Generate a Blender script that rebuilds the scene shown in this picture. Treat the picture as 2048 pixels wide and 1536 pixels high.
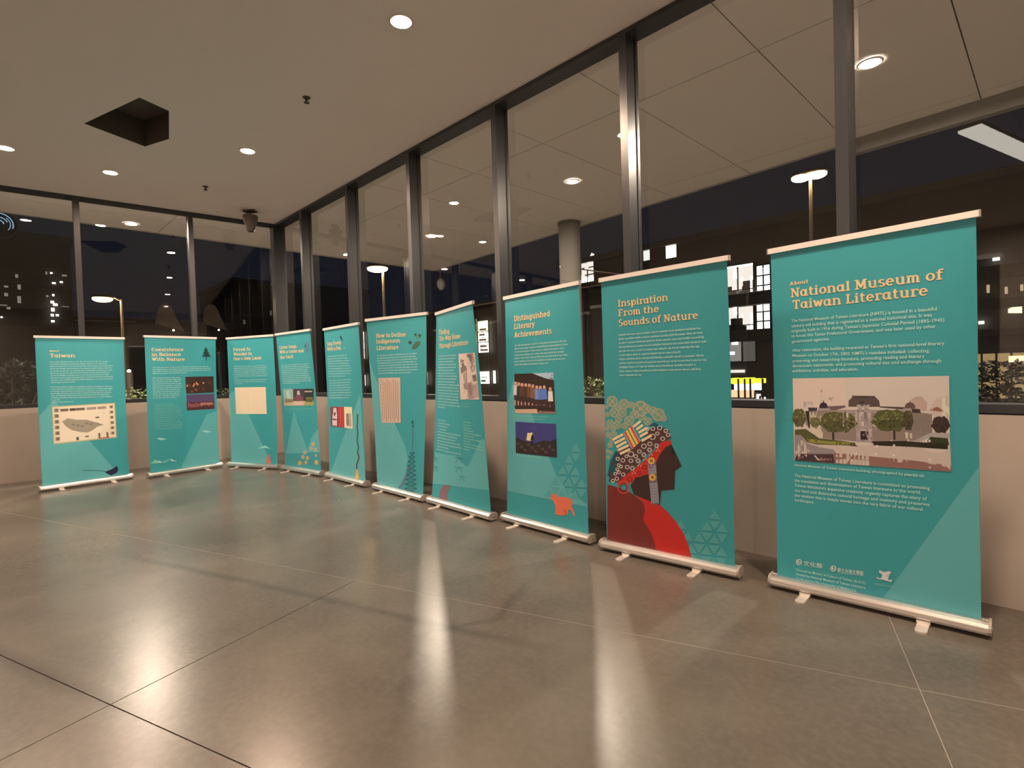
import bpy, bmesh, math, random
import numpy as np
from mathutils import Vector, Matrix

# ------------------------------------------------------------------ reset
for o in list(bpy.data.objects):
    bpy.data.objects.remove(o, do_unlink=True)
scene = bpy.context.scene
COL = scene.collection
random.seed(7)
R = math.radians

# ------------------------------------------------------------------ camera (ultra wide phone lens)
F_PX, CAM_H = 1076.85, 1.408
YAW, PITCH, ROLL = R(44.567), R(-1.314), R(-1.700)
fwd = np.array([-math.cos(YAW)*math.cos(PITCH), math.sin(YAW)*math.cos(PITCH), math.sin(PITCH)])
rgt = np.array([math.sin(YAW), math.cos(YAW), 0.0])
upv = np.cross(rgt, fwd)
r2 = math.cos(ROLL)*rgt + math.sin(ROLL)*upv
u2 = -math.sin(ROLL)*rgt + math.cos(ROLL)*upv
CAM = np.array([0.0, 0.0, CAM_H])
cam_data = bpy.data.cameras.new('camera')
cam_data.sensor_width = 36.0
cam_data.lens = F_PX/2048*36.0
cam_data.clip_end = 400
cam = bpy.data.objects.new('camera', cam_data)
COL.objects.link(cam)
cam.matrix_world = Matrix(((r2[0], u2[0], -fwd[0], CAM[0]), (r2[1], u2[1], -fwd[1], CAM[1]),
                           (r2[2], u2[2], -fwd[2], CAM[2]), (0, 0, 0, 1)))
scene.camera = cam

# ------------------------------------------------------------------ night sky, exposure
world = bpy.data.worlds.new('night_sky'); scene.world = world
world.use_nodes = True
bgn = world.node_tree.nodes['Background']
bgn.inputs[0].default_value = (0.0042, 0.0048, 0.0078, 1); bgn.inputs[1].default_value = 1.0
vs = scene.view_settings
vs.view_transform = 'Standard'; vs.look = 'None'; vs.gamma = 1.0; vs.use_curve_mapping = False
vs.exposure = 0.80
WARM = (1.0, 0.70, 0.50)       # colour of the hall's downlights
COOL = (1.0, 0.80, 0.64)       # colour of the canopy downlights
LAMP_L = 1350.0                # radiance of a hall downlight lens
CANOPY_L = 1700.0              # radiance of a canopy downlight lens

# ------------------------------------------------------------------ pixel -> place helpers (frame 2048 x 1536)
MAT3 = np.array([r2, -u2, fwd])
def ray(x, y): return MAT3.T @ np.array([(x-1024)/F_PX, (y-768)/F_PX, 1.0])
def onz(x, y, z): d = ray(x, y); return CAM + d*(z-CAM_H)/d[2]
def ony(x, y, Y): d = ray(x, y); return CAM + d*Y/d[1]
def onx(x, y, X): d = ray(x, y); return CAM + d*X/d[0]
def far(x, y, dist): d = ray(x, y); return CAM + d*dist/math.hypot(d[0], d[1])
def proj(P):
    q = MAT3 @ (np.asarray(P, float)-CAM); return np.array([1024+F_PX*q[0]/q[2], 768+F_PX*q[1]/q[2]])

# ------------------------------------------------------------------ materials
def lin(c):
    c = c/255.0
    return c/12.92 if c <= 0.04045 else ((c+0.055)/1.055)**2.4
def ink(r, g, b):                     # a colour read off the photograph, freed of the warm lamp light
    return (min(.9, lin(r)*1.02), min(.9, lin(g)*1.36), min(.9, lin(b)*1.66))
MATS = {}
def mat(name, color=(.5, .5, .5), rough=.5, metal=0.0, emit=None, strength=0, spec=.5, noise=None, bump=None, coat=0):
    if name in MATS: return MATS[name]
    m = bpy.data.materials.new(name); m.use_nodes = True
    nt = m.node_tree; b = nt.nodes['Principled BSDF']
    b.inputs['Base Color'].default_value = (*color, 1); b.inputs['Roughness'].default_value = rough
    b.inputs['Metallic'].default_value = metal; b.inputs['Specular IOR Level'].default_value = spec
    if coat: b.inputs['Coat Weight'].default_value = coat; b.inputs['Coat Roughness'].default_value = .1
    if emit:
        b.inputs['Emission Color'].default_value = (*emit, 1); b.inputs['Emission Strength'].default_value = strength
    if noise or bump:
        tc = nt.nodes.new('ShaderNodeTexCoord'); n = nt.nodes.new('ShaderNodeTexNoise')
        sc, amt = (noise or (bump[0], 0))
        n.inputs['Scale'].default_value = sc; n.inputs['Detail'].default_value = 5
        nt.links.new(tc.outputs['Object'], n.inputs['Vector'])
        if noise:
            mx = nt.nodes.new('ShaderNodeMix'); mx.data_type = 'RGBA'
            mx.inputs[6].default_value = (*[c*(1-amt) for c in color], 1)
            mx.inputs[7].default_value = (*[min(1, c*(1+amt)) for c in color], 1)
            nt.links.new(n.outputs['Fac'], mx.inputs[0]); nt.links.new(mx.outputs[2], b.inputs['Base Color'])
        if bump:
            n2 = nt.nodes.new('ShaderNodeTexNoise'); n2.inputs['Scale'].default_value = bump[0]
            nt.links.new(tc.outputs['Object'], n2.inputs['Vector'])
            bp = nt.nodes.new('ShaderNodeBump'); bp.inputs['Strength'].default_value = bump[1]; bp.inputs['Distance'].default_value = .01
            nt.links.new(n2.outputs['Fac'], bp.inputs['Height']); nt.links.new(bp.outputs['Normal'], b.inputs['Normal'])
    MATS[name] = m
    return m
def glow(name, color, strength):
    if name in MATS: return MATS[name]
    m = bpy.data.materials.new(name); m.use_nodes = True; nt = m.node_tree; nt.nodes.clear()
    e = nt.nodes.new('ShaderNodeEmission'); e.inputs[0].default_value = (*color, 1); e.inputs[1].default_value = strength
    o = nt.nodes.new('ShaderNodeOutputMaterial'); nt.links.new(e.outputs[0], o.inputs[0])
    MATS[name] = m; return m

# ------------------------------------------------------------------ mesh helpers
class MB:
    def __init__(s): s.v = []; s.f = []; s.c = []; s.sm = False
    def add(s, vs, fs, col=None):
        n = len(s.v); s.v += [tuple(map(float, p)) for p in vs]
        for f in fs: s.f.append([i+n for i in f]); s.c.append(col)
        return s
    def box(s, a, b):
        x0, y0, z0 = a; x1, y1, z1 = b
        return s.add([(x0,y0,z0),(x1,y0,z0),(x1,y1,z0),(x0,y1,z0),(x0,y0,z1),(x1,y0,z1),(x1,y1,z1),(x0,y1,z1)],
                     [(0,3,2,1),(4,5,6,7),(0,1,5,4),(1,2,6,5),(2,3,7,6),(3,0,4,7)])
    def prism(s, poly, z0, z1):               # polygon in xy (counter-clockwise)
        n = len(poly)
        return s.add([(p[0], p[1], z0) for p in poly]+[(p[0], p[1], z1) for p in poly],
                     [tuple(reversed(range(n))), tuple(range(n, 2*n))]+[(i, (i+1) % n, n+(i+1) % n, n+i) for i in range(n)])
    def extrude_x(s, prof, x0, x1):           # profile in (y, z)
        n = len(prof)
        return s.add([(x0, p[0], p[1]) for p in prof]+[(x1, p[0], p[1]) for p in prof],
                     [tuple(range(n)), tuple(reversed(range(n, 2*n)))]+[(i, n+i, n+(i+1) % n, (i+1) % n) for i in range(n)])
    def beam(s, a, b, w, h, up=(0, 0, 1)):
        a = Vector(a); b = Vector(b); d = (b-a).normalized(); u = Vector(up)
        if abs(d.dot(u)) > .98: u = Vector((1, 0, 0))
        x = d.cross(u).normalized()*w/2; z = x.cross(d).normalized()*h/2
        P = [p+sx*x+sz*z for p in (a, b) for sx, sz in ((-1,-1),(1,-1),(1,1),(-1,1))]
        return s.add(P, [(3,2,1,0),(4,5,6,7),(0,1,5,4),(1,2,6,5),(2,3,7,6),(3,0,4,7)])
    def tube(s, pts, r, n=8):
        pts = [Vector(p) for p in pts]; rs = r if isinstance(r, (list, tuple)) else [r]*len(pts)
        V = []; Fc = []
        for i, p in enumerate(pts):
            d = (pts[min(i+1, len(pts)-1)]-pts[max(i-1, 0)]).normalized()
            u = Vector((0, 0, 1)) if abs(d.z) < .95 else Vector((1, 0, 0))
            x = d.cross(u).normalized(); y = x.cross(d)
            V += [p+rs[i]*(math.cos(2*math.pi*k/n)*x+math.sin(2*math.pi*k/n)*y) for k in range(n)]
        for i in range(len(pts)-1):
            for k in range(n):
                Fc.append((i*n+k, (i+1)*n+k, (i+1)*n+(k+1) % n, i*n+(k+1) % n))
        Fc.append(tuple(range(n))); Fc.append(tuple(reversed(range((len(pts)-1)*n, len(pts)*n))))
        return s.add(V, Fc)
    def lathe(s, prof, c=(0, 0, 0), n=24):    # profile (r, z)
        V = []; Fc = []
        for r, z in prof: V += [(c[0]+r*math.cos(2*math.pi*k/n), c[1]+r*math.sin(2*math.pi*k/n), c[2]+z) for k in range(n)]
        for i in range(len(prof)-1):
            for k in range(n): Fc.append((i*n+k, i*n+(k+1) % n, (i+1)*n+(k+1) % n, (i+1)*n+k))
        return s.add(V, Fc)
    def disc(s, c, r, n=24, up=-1):
        V = [(c[0]+r*math.cos(2*math.pi*k/n), c[1]+r*math.sin(2*math.pi*k/n), c[2]) for k in range(n)]
        return s.add(V, [tuple(range(n)) if up > 0 else tuple(reversed(range(n)))])
    def ball(s, c, rx, ry, rz, n=12, m=8):
        prof = [(math.sin(math.pi*i/m), -math.cos(math.pi*i/m)) for i in range(m+1)]
        V = []; Fc = []
        for r, z in prof: V += [(c[0]+rx*r*math.cos(2*math.pi*k/n), c[1]+ry*r*math.sin(2*math.pi*k/n), c[2]+rz*z) for k in range(n)]
        for i in range(m):
            for k in range(n): Fc.append((i*n+k, i*n+(k+1) % n, (i+1)*n+(k+1) % n, (i+1)*n+k))
        return s.add(V, Fc)

def mesh_of(mb, name, m):
    me = bpy.data.meshes.new(name); me.from_pydata(mb.v, [], mb.f)
    if m: me.materials.append(m)
    if any(c is not None for c in mb.c):
        at = me.attributes.new('Col', 'FLOAT_COLOR', 'FACE')
        at.data.foreach_set('color', np.array([(*c, 1) for c in mb.c], dtype=np.float32).ravel())
    if mb.sm:
        me.polygons.foreach_set('use_smooth', [True]*len(me.polygons))
    me.update(); return me
def obj(name, mb, m=None, parent=None, loc=None, rotz=0):
    me = mb if isinstance(mb, bpy.types.Mesh) else mesh_of(mb, name, m)
    o = bpy.data.objects.new(name, me); COL.objects.link(o)
    if parent: o.parent = parent
    if loc is not None: o.location = loc
    if rotz: o.rotation_euler = (0, 0, rotz)
    return o
def tag(o, label=None, cat=None, group=None, kind=None):
    if label: o['label'] = label
    if cat: o['category'] = cat
    if group: o['group'] = group
    if kind: o['kind'] = kind
    return o
def thing(name, label, cat, loc=(0, 0, 0), rotz=0, group=None, kind=None):
    o = bpy.data.objects.new(name, None); COL.objects.link(o)
    o.empty_display_size = .1; o.location = loc; o.rotation_euler = (0, 0, rotz)
    return tag(o, label, cat, group, kind)
def clip(poly, a, b, c):              # keep a*x+b*y >= c
    out = []
    for i in range(len(poly)):
        p, q = poly[i], poly[(i+1) % len(poly)]
        dp, dq = a*p[0]+b*p[1]-c, a*q[0]+b*q[1]-c
        if dp >= 0: out.append(p)
        if dp*dq < 0:
            t = dp/(dp-dq); out.append((p[0]+t*(q[0]-p[0]), p[1]+t*(q[1]-p[1])))
    return out
# ================================================================== THE HALL
YR, XL, ZC, BETA = 4.056, 10.773, 4.33, R(5.336)
TB = math.tan(BETA)
def leftx(y): return -XL + TB*y       # inner face of the left window wall
CX = leftx(YR)                        # corner
GL = 0.15                             # glass plane behind the frame's inner face
Y0, X1 = -8.0, 5.5                    # rest of the hall behind the viewer
ZS = 1.085                            # top of the concrete upstand

# ---- materials of the shell
def concrete_wall():
    m = mat('wall_concrete', (.46, .425, .385), .85, noise=(3.0, .10), bump=(60, .03)); return m
M_WALL = concrete_wall()
M_CEIL = mat('ceiling_plaster', (.80, .77, .74), .9, noise=(.8, .02))
M_PLASTER = mat('plaster_back_wall', (.50, .47, .44), .85, noise=(1.2, .04))
M_FRAME = mat('dark_window_frame', (.036, .041, .048), .32, metal=.0, spec=.6, noise=(6, .08))
M_GASKET = mat('black_gasket', (.01, .01, .01), .6)

def floor_material():
    m = bpy.data.materials.new('polished_concrete'); m.use_nodes = True
    nt = m.node_tree; N = nt.nodes; Lk = nt.links; b = N['Principled BSDF']
    geo = N.new('ShaderNodeNewGeometry')
    va = N.new('ShaderNodeVectorMath'); va.operation = 'ADD'; va.inputs[1].default_value = (11.3, 7.7, 3.37); Lk.new(geo.outputs['Position'], va.inputs[0])
    def noise(scale, detail=6, rough=.55, dist=0):
        n = N.new('ShaderNodeTexNoise'); n.inputs['Scale'].default_value = scale; n.inputs['Detail'].default_value = detail
        n.inputs['Roughness'].default_value = rough; n.inputs['Distortion'].default_value = dist
        Lk.new(va.outputs[0], n.inputs['Vector']); return n
    def math_(op, a, bb=None, clampv=False):
        n = N.new('ShaderNodeMath'); n.operation = op; n.use_clamp = clampv
        for i, x in enumerate((a, bb)):
            if x is None: continue
            if isinstance(x, (int, float)): n.inputs[i].default_value = x
            else: Lk.new(x, n.inputs[i])
        return n.outputs[0]
    def mixc(f, a, bcol):
        n = N.new('ShaderNodeMix'); n.data_type = 'RGBA'
        if isinstance(f, float): n.inputs[0].default_value = f
        else: Lk.new(f, n.inputs[0])
        for i, x in ((6, a), (7, bcol)):
            if isinstance(x, tuple): n.inputs[i].default_value = (*x, 1)
            else: Lk.new(x, n.inputs[i])
        return n.outputs[2]
    n1 = noise(.7, 5); n2 = noise(2.6, 5, .6); n3 = noise(30, 3)
    def stretch(x, lo, hi): return math_('DIVIDE', math_('SUBTRACT', x, lo), hi-lo, True)
    c = mixc(stretch(n1.outputs['Fac'], .3, .7), (.085, .078, .068), (.160, .147, .128))
    c = mixc(math_('MULTIPLY', stretch(n2.outputs['Fac'], .35, .75), .45), c, (.075, .068, .060))
    c = mixc(math_('MULTIPLY', stretch(n3.outputs['Fac'], .4, .7), .25), c, (.175, .160, .138))
    # worn dark bands along old saw cuts, and one wandering stain
    sep = N.new('ShaderNodeSeparateXYZ'); Lk.new(geo.outputs['Position'], sep.inputs[0])
    ct, st = math.cos(TH), math.sin(TH)
    wob = math_('MULTIPLY', math_('SUBTRACT', n2.outputs['Fac'], .5), .10)
    vv = math_('ADD', math_('ADD', math_('MULTIPLY', sep.outputs[0], -st), math_('MULTIPLY', sep.outputs[1], ct)), wob)
    uu = math_('ADD', math_('MULTIPLY', sep.outputs[0], ct), math_('MULTIPLY', sep.outputs[1], st))
    def band(x, pos, half):
        d = math_('ABSOLUTE', math_('SUBTRACT', x, pos))
        return math_('SUBTRACT', 1.0, math_('DIVIDE', d, half), True)
    # each band fades out along its length
    def gate(x, lo, hi, soft):
        a = math_('DIVIDE', math_('SUBTRACT', x, lo), soft, True); b_ = math_('DIVIDE', math_('SUBTRACT', hi, x), soft, True)
        return math_('MULTIPLY', a, b_)
    b1 = math_('MULTIPLY', band(vv, 2.47, .055), math_('MULTIPLY', gate(uu, -5.2, -1.0, .5), .55))
    b2 = math_('MULTIPLY', band(vv, 1.27, .07), math_('MULTIPLY', gate(uu, -4.6, -2.35, .4), .6))
    b3 = math_('MULTIPLY', band(vv, 1.25, .07), math_('MULTIPLY', gate(uu, -2.1, -1.2, .3), .4))
    wv = N.new('ShaderNodeTexNoise'); wv.inputs['Scale'].default_value = 1.3; wv.inputs['Detail'].default_value = 6
    Lk.new(va.outputs[0], wv.inputs['Vector'])
    uw = math_('ADD', uu, math_('MULTIPLY', math_('SUBTRACT', wv.outputs['Fac'], .5), 1.1))
    b4 = math_('MULTIPLY', band(uw, -1.55, .06), math_('MULTIPLY', gate(vv, 1.5, 3.4, .5), .45))
    for bb in (b1, b2, b3, b4): c = mixc(bb, c, (.055, .048, .042))
    Lk.new(c, b.inputs['Base Color'])
    b.inputs['Roughness'].default_value = .27
    b.inputs['Specular IOR Level'].default_value = .5
    return m
TH = R(18.7)
M_FLOOR = floor_material()
M_JOINT = mat('dark_joint_filler', (.045, .04, .035), .8)  # dark filler that shows in the narrow joints
M_JOINT2 = mat('pale_joint_filler', (.27, .25, .22), .6)

def glass_material():
    m = bpy.data.materials.new('window_glass'); m.use_nodes = True
    nt = m.node_tree; nt.nodes.clear(); N = nt.nodes; Lk = nt.links
    tr = N.new('ShaderNodeBsdfTransparent'); tr.inputs[0].default_value = (.93, .95, .93, 1)
    clear = N.new('ShaderNodeBsdfTransparent')
    gl = N.new('ShaderNodeBsdfGlossy'); gl.inputs['Roughness'].default_value = 0.0; gl.inputs[0].default_value = (1, 1, 1, 1)
    fr = N.new('ShaderNodeFresnel'); fr.inputs[0].default_value = 1.5
    mu = N.new('ShaderNodeMath'); mu.operation = 'MULTIPLY'; mu.inputs[1].default_value = 1.9; mu.use_clamp = True
    Lk.new(fr.outputs[0], mu.inputs[0])
    mx = N.new('ShaderNodeMixShader'); Lk.new(mu.outputs[0], mx.inputs[0]); Lk.new(tr.outputs[0], mx.inputs[1]); Lk.new(gl.outputs[0], mx.inputs[2])
    geo = N.new('ShaderNodeNewGeometry'); m2 = N.new('ShaderNodeMixShader')
    Lk.new(geo.outputs['Backfacing'], m2.inputs[0]); Lk.new(mx.outputs[0], m2.inputs[1]); Lk.new(clear.outputs[0], m2.inputs[2])
    o = N.new('ShaderNodeOutputMaterial'); Lk.new(m2.outputs[0], o.inputs[0])
    return m
M_GLASS = glass_material()

# ---- floor: a screed with large saw-cut slabs on it
room = [(leftx(Y0), Y0), (X1, Y0), (X1, YR), (CX, YR)]
fl = tag(obj('floor', MB().prism(room, -.06, -.003), M_JOINT), 'polished grey brown concrete floor with saw cut joints', kind='structure')
def slab(us, vs_, col=None):
    p = room; ct, st = math.cos(TH), math.sin(TH); g = .0028
    p = clip(p, ct, st, us[0]+g); p = clip(p, -ct, -st, -us[1]+g)
    p = clip(p, -st, ct, vs_[0]+g); p = clip(p, st, -ct, -vs_[1]+g)
    if len(p) > 2: obj('floor_slab', MB().prism(p, -.003, 0), M_FLOOR, fl)
BIG = 40
for us in ((-BIG, .50), (.50, BIG)): slab(us, (2.79, BIG))
for us in ((-BIG, -2.66), (-2.66, .50), (.50, BIG)):
    slab(us, (1.27, 2.79)); slab(us, (-1.8, 1.27)); slab(us, (-BIG, -1.8))

def joint(us, vs_):
    p = room; ct, st = math.cos(TH), math.sin(TH)
    p = clip(p, ct, st, us[0]); p = clip(p, -ct, -st, -us[1]); p = clip(p, -st, ct, vs_[0]); p = clip(p, st, -ct, -vs_[1])
    obj('joint_filler', MB().prism(p, -.003, -.0006), M_JOINT2, fl)
joint((-BIG, BIG), (2.7879, 2.7921)); joint((.4979, .5021), (-BIG, 2.787)); joint((.4979, .5021), (2.793, BIG))

# ---- ceiling with one dark recess
rec = [tuple(onz(x, y, ZC)[:2]) for x, y in ((168, 247), (290, 293), (338, 278), (338, 222), (279, 195))]
def ceiling_mesh():
    bm = bmesh.new()
    outer = [(leftx(Y0)-.2, Y0-.2), (X1+.2, Y0-.2), (X1+.2, YR+.2), (CX-.2, YR+.2)]
    def loop(pts, z): return [bm.verts.new((x, y, z)) for x, y in pts]
    lo, li = loop(outer, ZC), loop(rec, ZC)
    es = [bm.edges.new((l[i], l[(i+1) % len(l)])) for l in (lo, li) for i in range(len(l))]
    bmesh.ops.triangle_fill(bm, use_beauty=True, use_dissolve=False, edges=es)
    for f in list(bm.faces):
        c = f.calc_center_median()
        if f.normal.z > 0: f.normal_flip()
    up = loop(outer, ZC+.45); bm.faces.new(up)
    for i in range(4): bm.faces.new((lo[i], lo[(i+1) % 4], up[(i+1) % 4], up[i]))
    me = bpy.data.meshes.new('ceiling'); bm.to_mesh(me); bm.free(); me.materials.append(M_CEIL); return me
cl = tag(obj('ceiling', ceiling_mesh()), 'pale plaster ceiling with recessed downlights', kind='structure')
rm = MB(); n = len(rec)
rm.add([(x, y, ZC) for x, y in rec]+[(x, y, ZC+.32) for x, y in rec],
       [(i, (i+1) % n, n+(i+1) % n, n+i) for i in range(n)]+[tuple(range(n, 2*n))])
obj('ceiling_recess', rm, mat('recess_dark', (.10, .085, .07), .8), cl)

# ---- concrete upstands and the closed walls behind the viewer
tag(obj('wall_right', MB().box((CX-.3, YR, -.06), (X1, YR+.24, ZS)), M_WALL), 'low concrete wall under the right row of windows', kind='structure')
lw = [(leftx(Y0)-.24, Y0), (leftx(Y0), Y0), (CX, YR), (CX-.24, YR)]
tag(obj('wall_left', MB().prism(lw, -.06, ZS), M_WALL), 'low concrete wall under the left row of windows', kind='structure')
tag(obj('wall_back', MB().box((leftx(Y0)-.3, Y0-.2, -.06), (X1+.2, Y0, ZC)), M_PLASTER), 'plain plaster wall behind the viewer', kind='structure')
tag(obj('wall_side', MB().box((X1, Y0, -.06), (X1+.2, YR+.24, ZC)), M_PLASTER), 'plain plaster wall beside the viewer', kind='structure')

# ---- right window wall (mullions every 1.652 m)
W1 = thing('window_1', 'dark framed window wall on the right', None, (0, YR, 0), kind='structure')
mx0 = [-9.283+1.652*k for k in range(9)]
for x in mx0:
    mb = MB().box((x, 0, ZS+.058), (x+.075, .185, ZC-.04))
    mb2 = MB().box((x-.006, GL-.02, ZS+.058), (x+.081, GL-.006, ZC-.04))
    mo = obj('mullion', mb, M_FRAME, W1); obj('gasket', mb2, M_GASKET, mo)
obj('head_rail', MB().box((CX, 0, ZC-.04), (X1, .185, ZC)), M_FRAME, W1)
obj('sill_rail', MB().box((CX, -.004, ZS+.008), (X1, .185, ZS+.058)), M_FRAME, W1)
obj('sill_gasket', MB().box((CX, .006, ZS), (X1, .18, ZS+.008)), M_GASKET, W1)
edges = [CX+.06]+[v for x in mx0 for v in (x, x+.075)]+[X1]
for i in range(0, len(edges), 2):
    if edges[i+1]-edges[i] > .05:
        obj('pane', MB().box((edges[i], GL, ZS+.05), (edges[i+1], GL+.012, ZC-.035)), M_GLASS, W1)
# ---- left window wall
W2 = thing('window_2', 'dark framed window wall on the left', None, (-XL, 0, 0), -BETA, kind='structure')
cb = math.cos(BETA)
ly0 = [(1.107+1.535*k)/cb for k in range(-6, 2)]
LEN = YR/cb
for y in ly0:
    mo = obj('mullion', MB().box((-.185, y, ZS+.058), (0, y+.075, ZC-.04)), M_FRAME, W2)
    obj('gasket', MB().box((-GL+.006, y-.006, ZS+.058), (-GL+.02, y+.081, ZC-.04)), M_GASKET, mo)
YB = Y0/cb
obj('head_rail', MB().box((-.185, YB, ZC-.04), (0, LEN, ZC)), M_FRAME, W2)
obj('sill_rail', MB().box((-.185, YB, ZS+.008), (.004, LEN, ZS+.058)), M_FRAME, W2)
obj('sill_gasket', MB().box((-.18, YB, ZS), (-.006, LEN, ZS+.008)), M_GASKET, W2)
obj('corner_post', MB().box((-.185, LEN-.03, ZS+.058), (.02, LEN+.185, ZC-.04)), M_FRAME, W2)
edges = [YB]+[v for y in ly0 for v in (y, y+.075)]+[LEN-.03]
for i in range(0, len(edges), 2):
    obj('pane', MB().box((-GL-.012, edges[i], ZS+.05), (-GL, edges[i+1], ZC-.035)), M_GLASS, W2)

# ---- recessed downlights
M_TRIM = mat('lamp_trim', (.75, .73, .70), .4)
def downlight(x, y, label, group, rad=.075, warm=True, z=ZC, dim=False):
    t = thing('ceiling_downlight' if warm else 'canopy_downlight', label, 'lamp', (x, y, z), group=group)
    ring = MB().lathe([(rad, .0), (rad, -.012), (rad+.022, -.010), (rad+.03, -.002), (rad+.03, .0)]); ring.sm = True
    obj('trim_ring', ring, M_TRIM, t)
    obj('lens', MB().disc((0, 0, -.006), rad), glow('lens_warm_dim', WARM, LAMP_L*.45) if dim else glow('lens_warm', WARM, LAMP_L) if warm else glow('lens_cool', COOL, CANOPY_L), t)
G1 = 'recessed downlights in the hall ceiling'
downlight(-3.797, 2.579, 'warm recessed ceiling downlight at the top middle of the view', G1)
downlight(-7.253, 2.530, 'warm recessed ceiling downlight between the two sprinkler heads', G1)
downlight(-9.188, 1.379, 'warm recessed ceiling downlight just beyond the dark ceiling recess', G1, dim=True)
downlight(-9.024, .315, 'warm recessed ceiling downlight cut by the left picture edge', G1, dim=True)
for x, y in ((-.34, 2.62), (3.1, 2.65), (-7.6, -6.2), (-3.9, -6.2), (-.3, -6.2), (3.4, -3.4)):
    downlight(x, y, 'warm recessed ceiling downlight above and behind the viewer', G1)

# ---- ceiling fittings
M_DARKM = mat('dark_fitting', (.07, .06, .055), .5)
for (px, py), lb in (((613, 195), 'small sprinkler head in the open middle of the ceiling'), ((411, 373), 'small sprinkler head in ceiling near the far corner')):
    P = onz(px, py, ZC)
    t = thing('sprinkler_head', lb, 'sprinkler', tuple(P), group='ceiling sprinkler heads')
    obj('escutcheon', MB().lathe([(.0, -.012), (.03, -.012), (.042, 0)], n=16), M_DARKM, t)
    obj('stem', MB().tube([(0, 0, -.01), (0, 0, -.05)], .011), M_DARKM, t)
    obj('deflector', MB().lathe([(0, -.056), (.028, -.056), (.028, -.05), (0, -.05)], n=14), M_DARKM, t)
P = onz(500, 421, ZC)
t = thing('ceiling_loudspeaker', 'small dark loudspeaker hanging from the ceiling in the far corner', 'speaker', (P[0], P[1], ZC), R(40))
obj('bracket', MB().box((-.10, -.06, -.03), (.10, .06, 0)), M_DARKM, t)
obj('yoke', MB().tube([(0, 0, -.02), (0, 0, -.1)], .02), M_DARKM, t)
sp = MB().lathe([(0, -.36), (.055, -.36), (.07, -.33), (.125, -.13), (.12, -.09), (0, -.08)], n=18)
obj('cabinet', sp, mat('speaker_grey', (.13, .11, .095), .5), t)
obj('grille', MB().lathe([(0, -.366), (.05, -.366), (.05, -.36)], n=16), M_DARKM, t)
# ================================================================== ROLL-UP BANNERS
TEAL = ink(64, 149, 149); LIGHT = ink(100, 168, 164); DEEP = ink(50, 122, 118)
PEACH = ink(240, 193, 138); MINT = ink(190, 224, 205); CREAM = ink(243, 208, 178)

def print_material(name, two_sided=False):
    m = bpy.data.materials.new(name); m.use_nodes = True
    nt = m.node_tree; b = nt.nodes['Principled BSDF']
    a = nt.nodes.new('ShaderNodeAttribute'); a.attribute_name = 'Col'
    nt.links.new(a.outputs['Color'], b.inputs['Base Color'])
    b.inputs['Roughness'].default_value = .42; b.inputs['Specular IOR Level'].default_value = .4
    if two_sided:
        geo = nt.nodes.new('ShaderNodeNewGeometry'); mx = nt.nodes.new('ShaderNodeMix'); mx.data_type = 'RGBA'   # grey reverse side
        nt.links.new(geo.outputs['Backfacing'], mx.inputs[0]); nt.links.new(a.outputs['Color'], mx.inputs[6]); mx.inputs[7].default_value = (.10, .10, .10, 1)
        nt.links.new(mx.outputs[2], b.inputs['Base Color'])
    return m
M_PRINT = print_material('banner_print'); M_SHEET = print_material('banner_sheet', True)
M_ALU = mat('brushed_aluminium', (.74, .73, .72), .30, metal=.9, noise=(60, .05))
M_ALU2 = mat('pale_aluminium_rail', (.90, .88, .86), .4, metal=.1)
M_CAP = mat('grey_end_cap', (.34, .32, .30), .45)
M_BACK = mat('banner_back', (.42, .43, .42), .7)
M_CHROME = mat('steel_foot', (.82, .79, .74), .3, metal=.55)

# ------------------------------------------------ slab-serif lettering, drawn from strokes (cap height 1)
S_, T_ = .19, .125
def _line(x0, y0, x1, y1, w=S_):
    d = math.hypot(x1-x0, y1-y0); nx, ny = -(y1-y0)/d*w/2, (x1-x0)/d*w/2
    return [[(x0+nx, y0+ny), (x0-nx, y0-ny), (x1-nx, y1-ny), (x1+nx, y1+ny)]]
def _arc(cx, cy, rx, ry, a0, a1, w=S_, n=None):
    n = n or max(4, int(abs(a1-a0)/24)); out = []; tw = T_
    A = [R(a0+(a1-a0)*i/n) for i in range(n+1)]
    def P(a, s): return (cx+(rx+s*w/2)*math.cos(a), cy+(ry+s*tw/2)*math.sin(a))
    for i in range(n): out.append([P(A[i], 1), P(A[i+1], 1), P(A[i+1], -1), P(A[i], -1)])
    return out
def _h(x0, x1, y, t=T_): return [[(x0, y-t/2), (x1, y-t/2), (x1, y+t/2), (x0, y+t/2)]]
def _v(x, y0, y1, w=S_): return [[(x-w/2, y0), (x+w/2, y0), (x+w/2, y1), (x-w/2, y1)]]
b0 = T_/2; tX = .74-T_/2; tC = 1-T_/2
def _ring(cx): return _arc(cx, .37, .225, .31, 0, 360)
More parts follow.
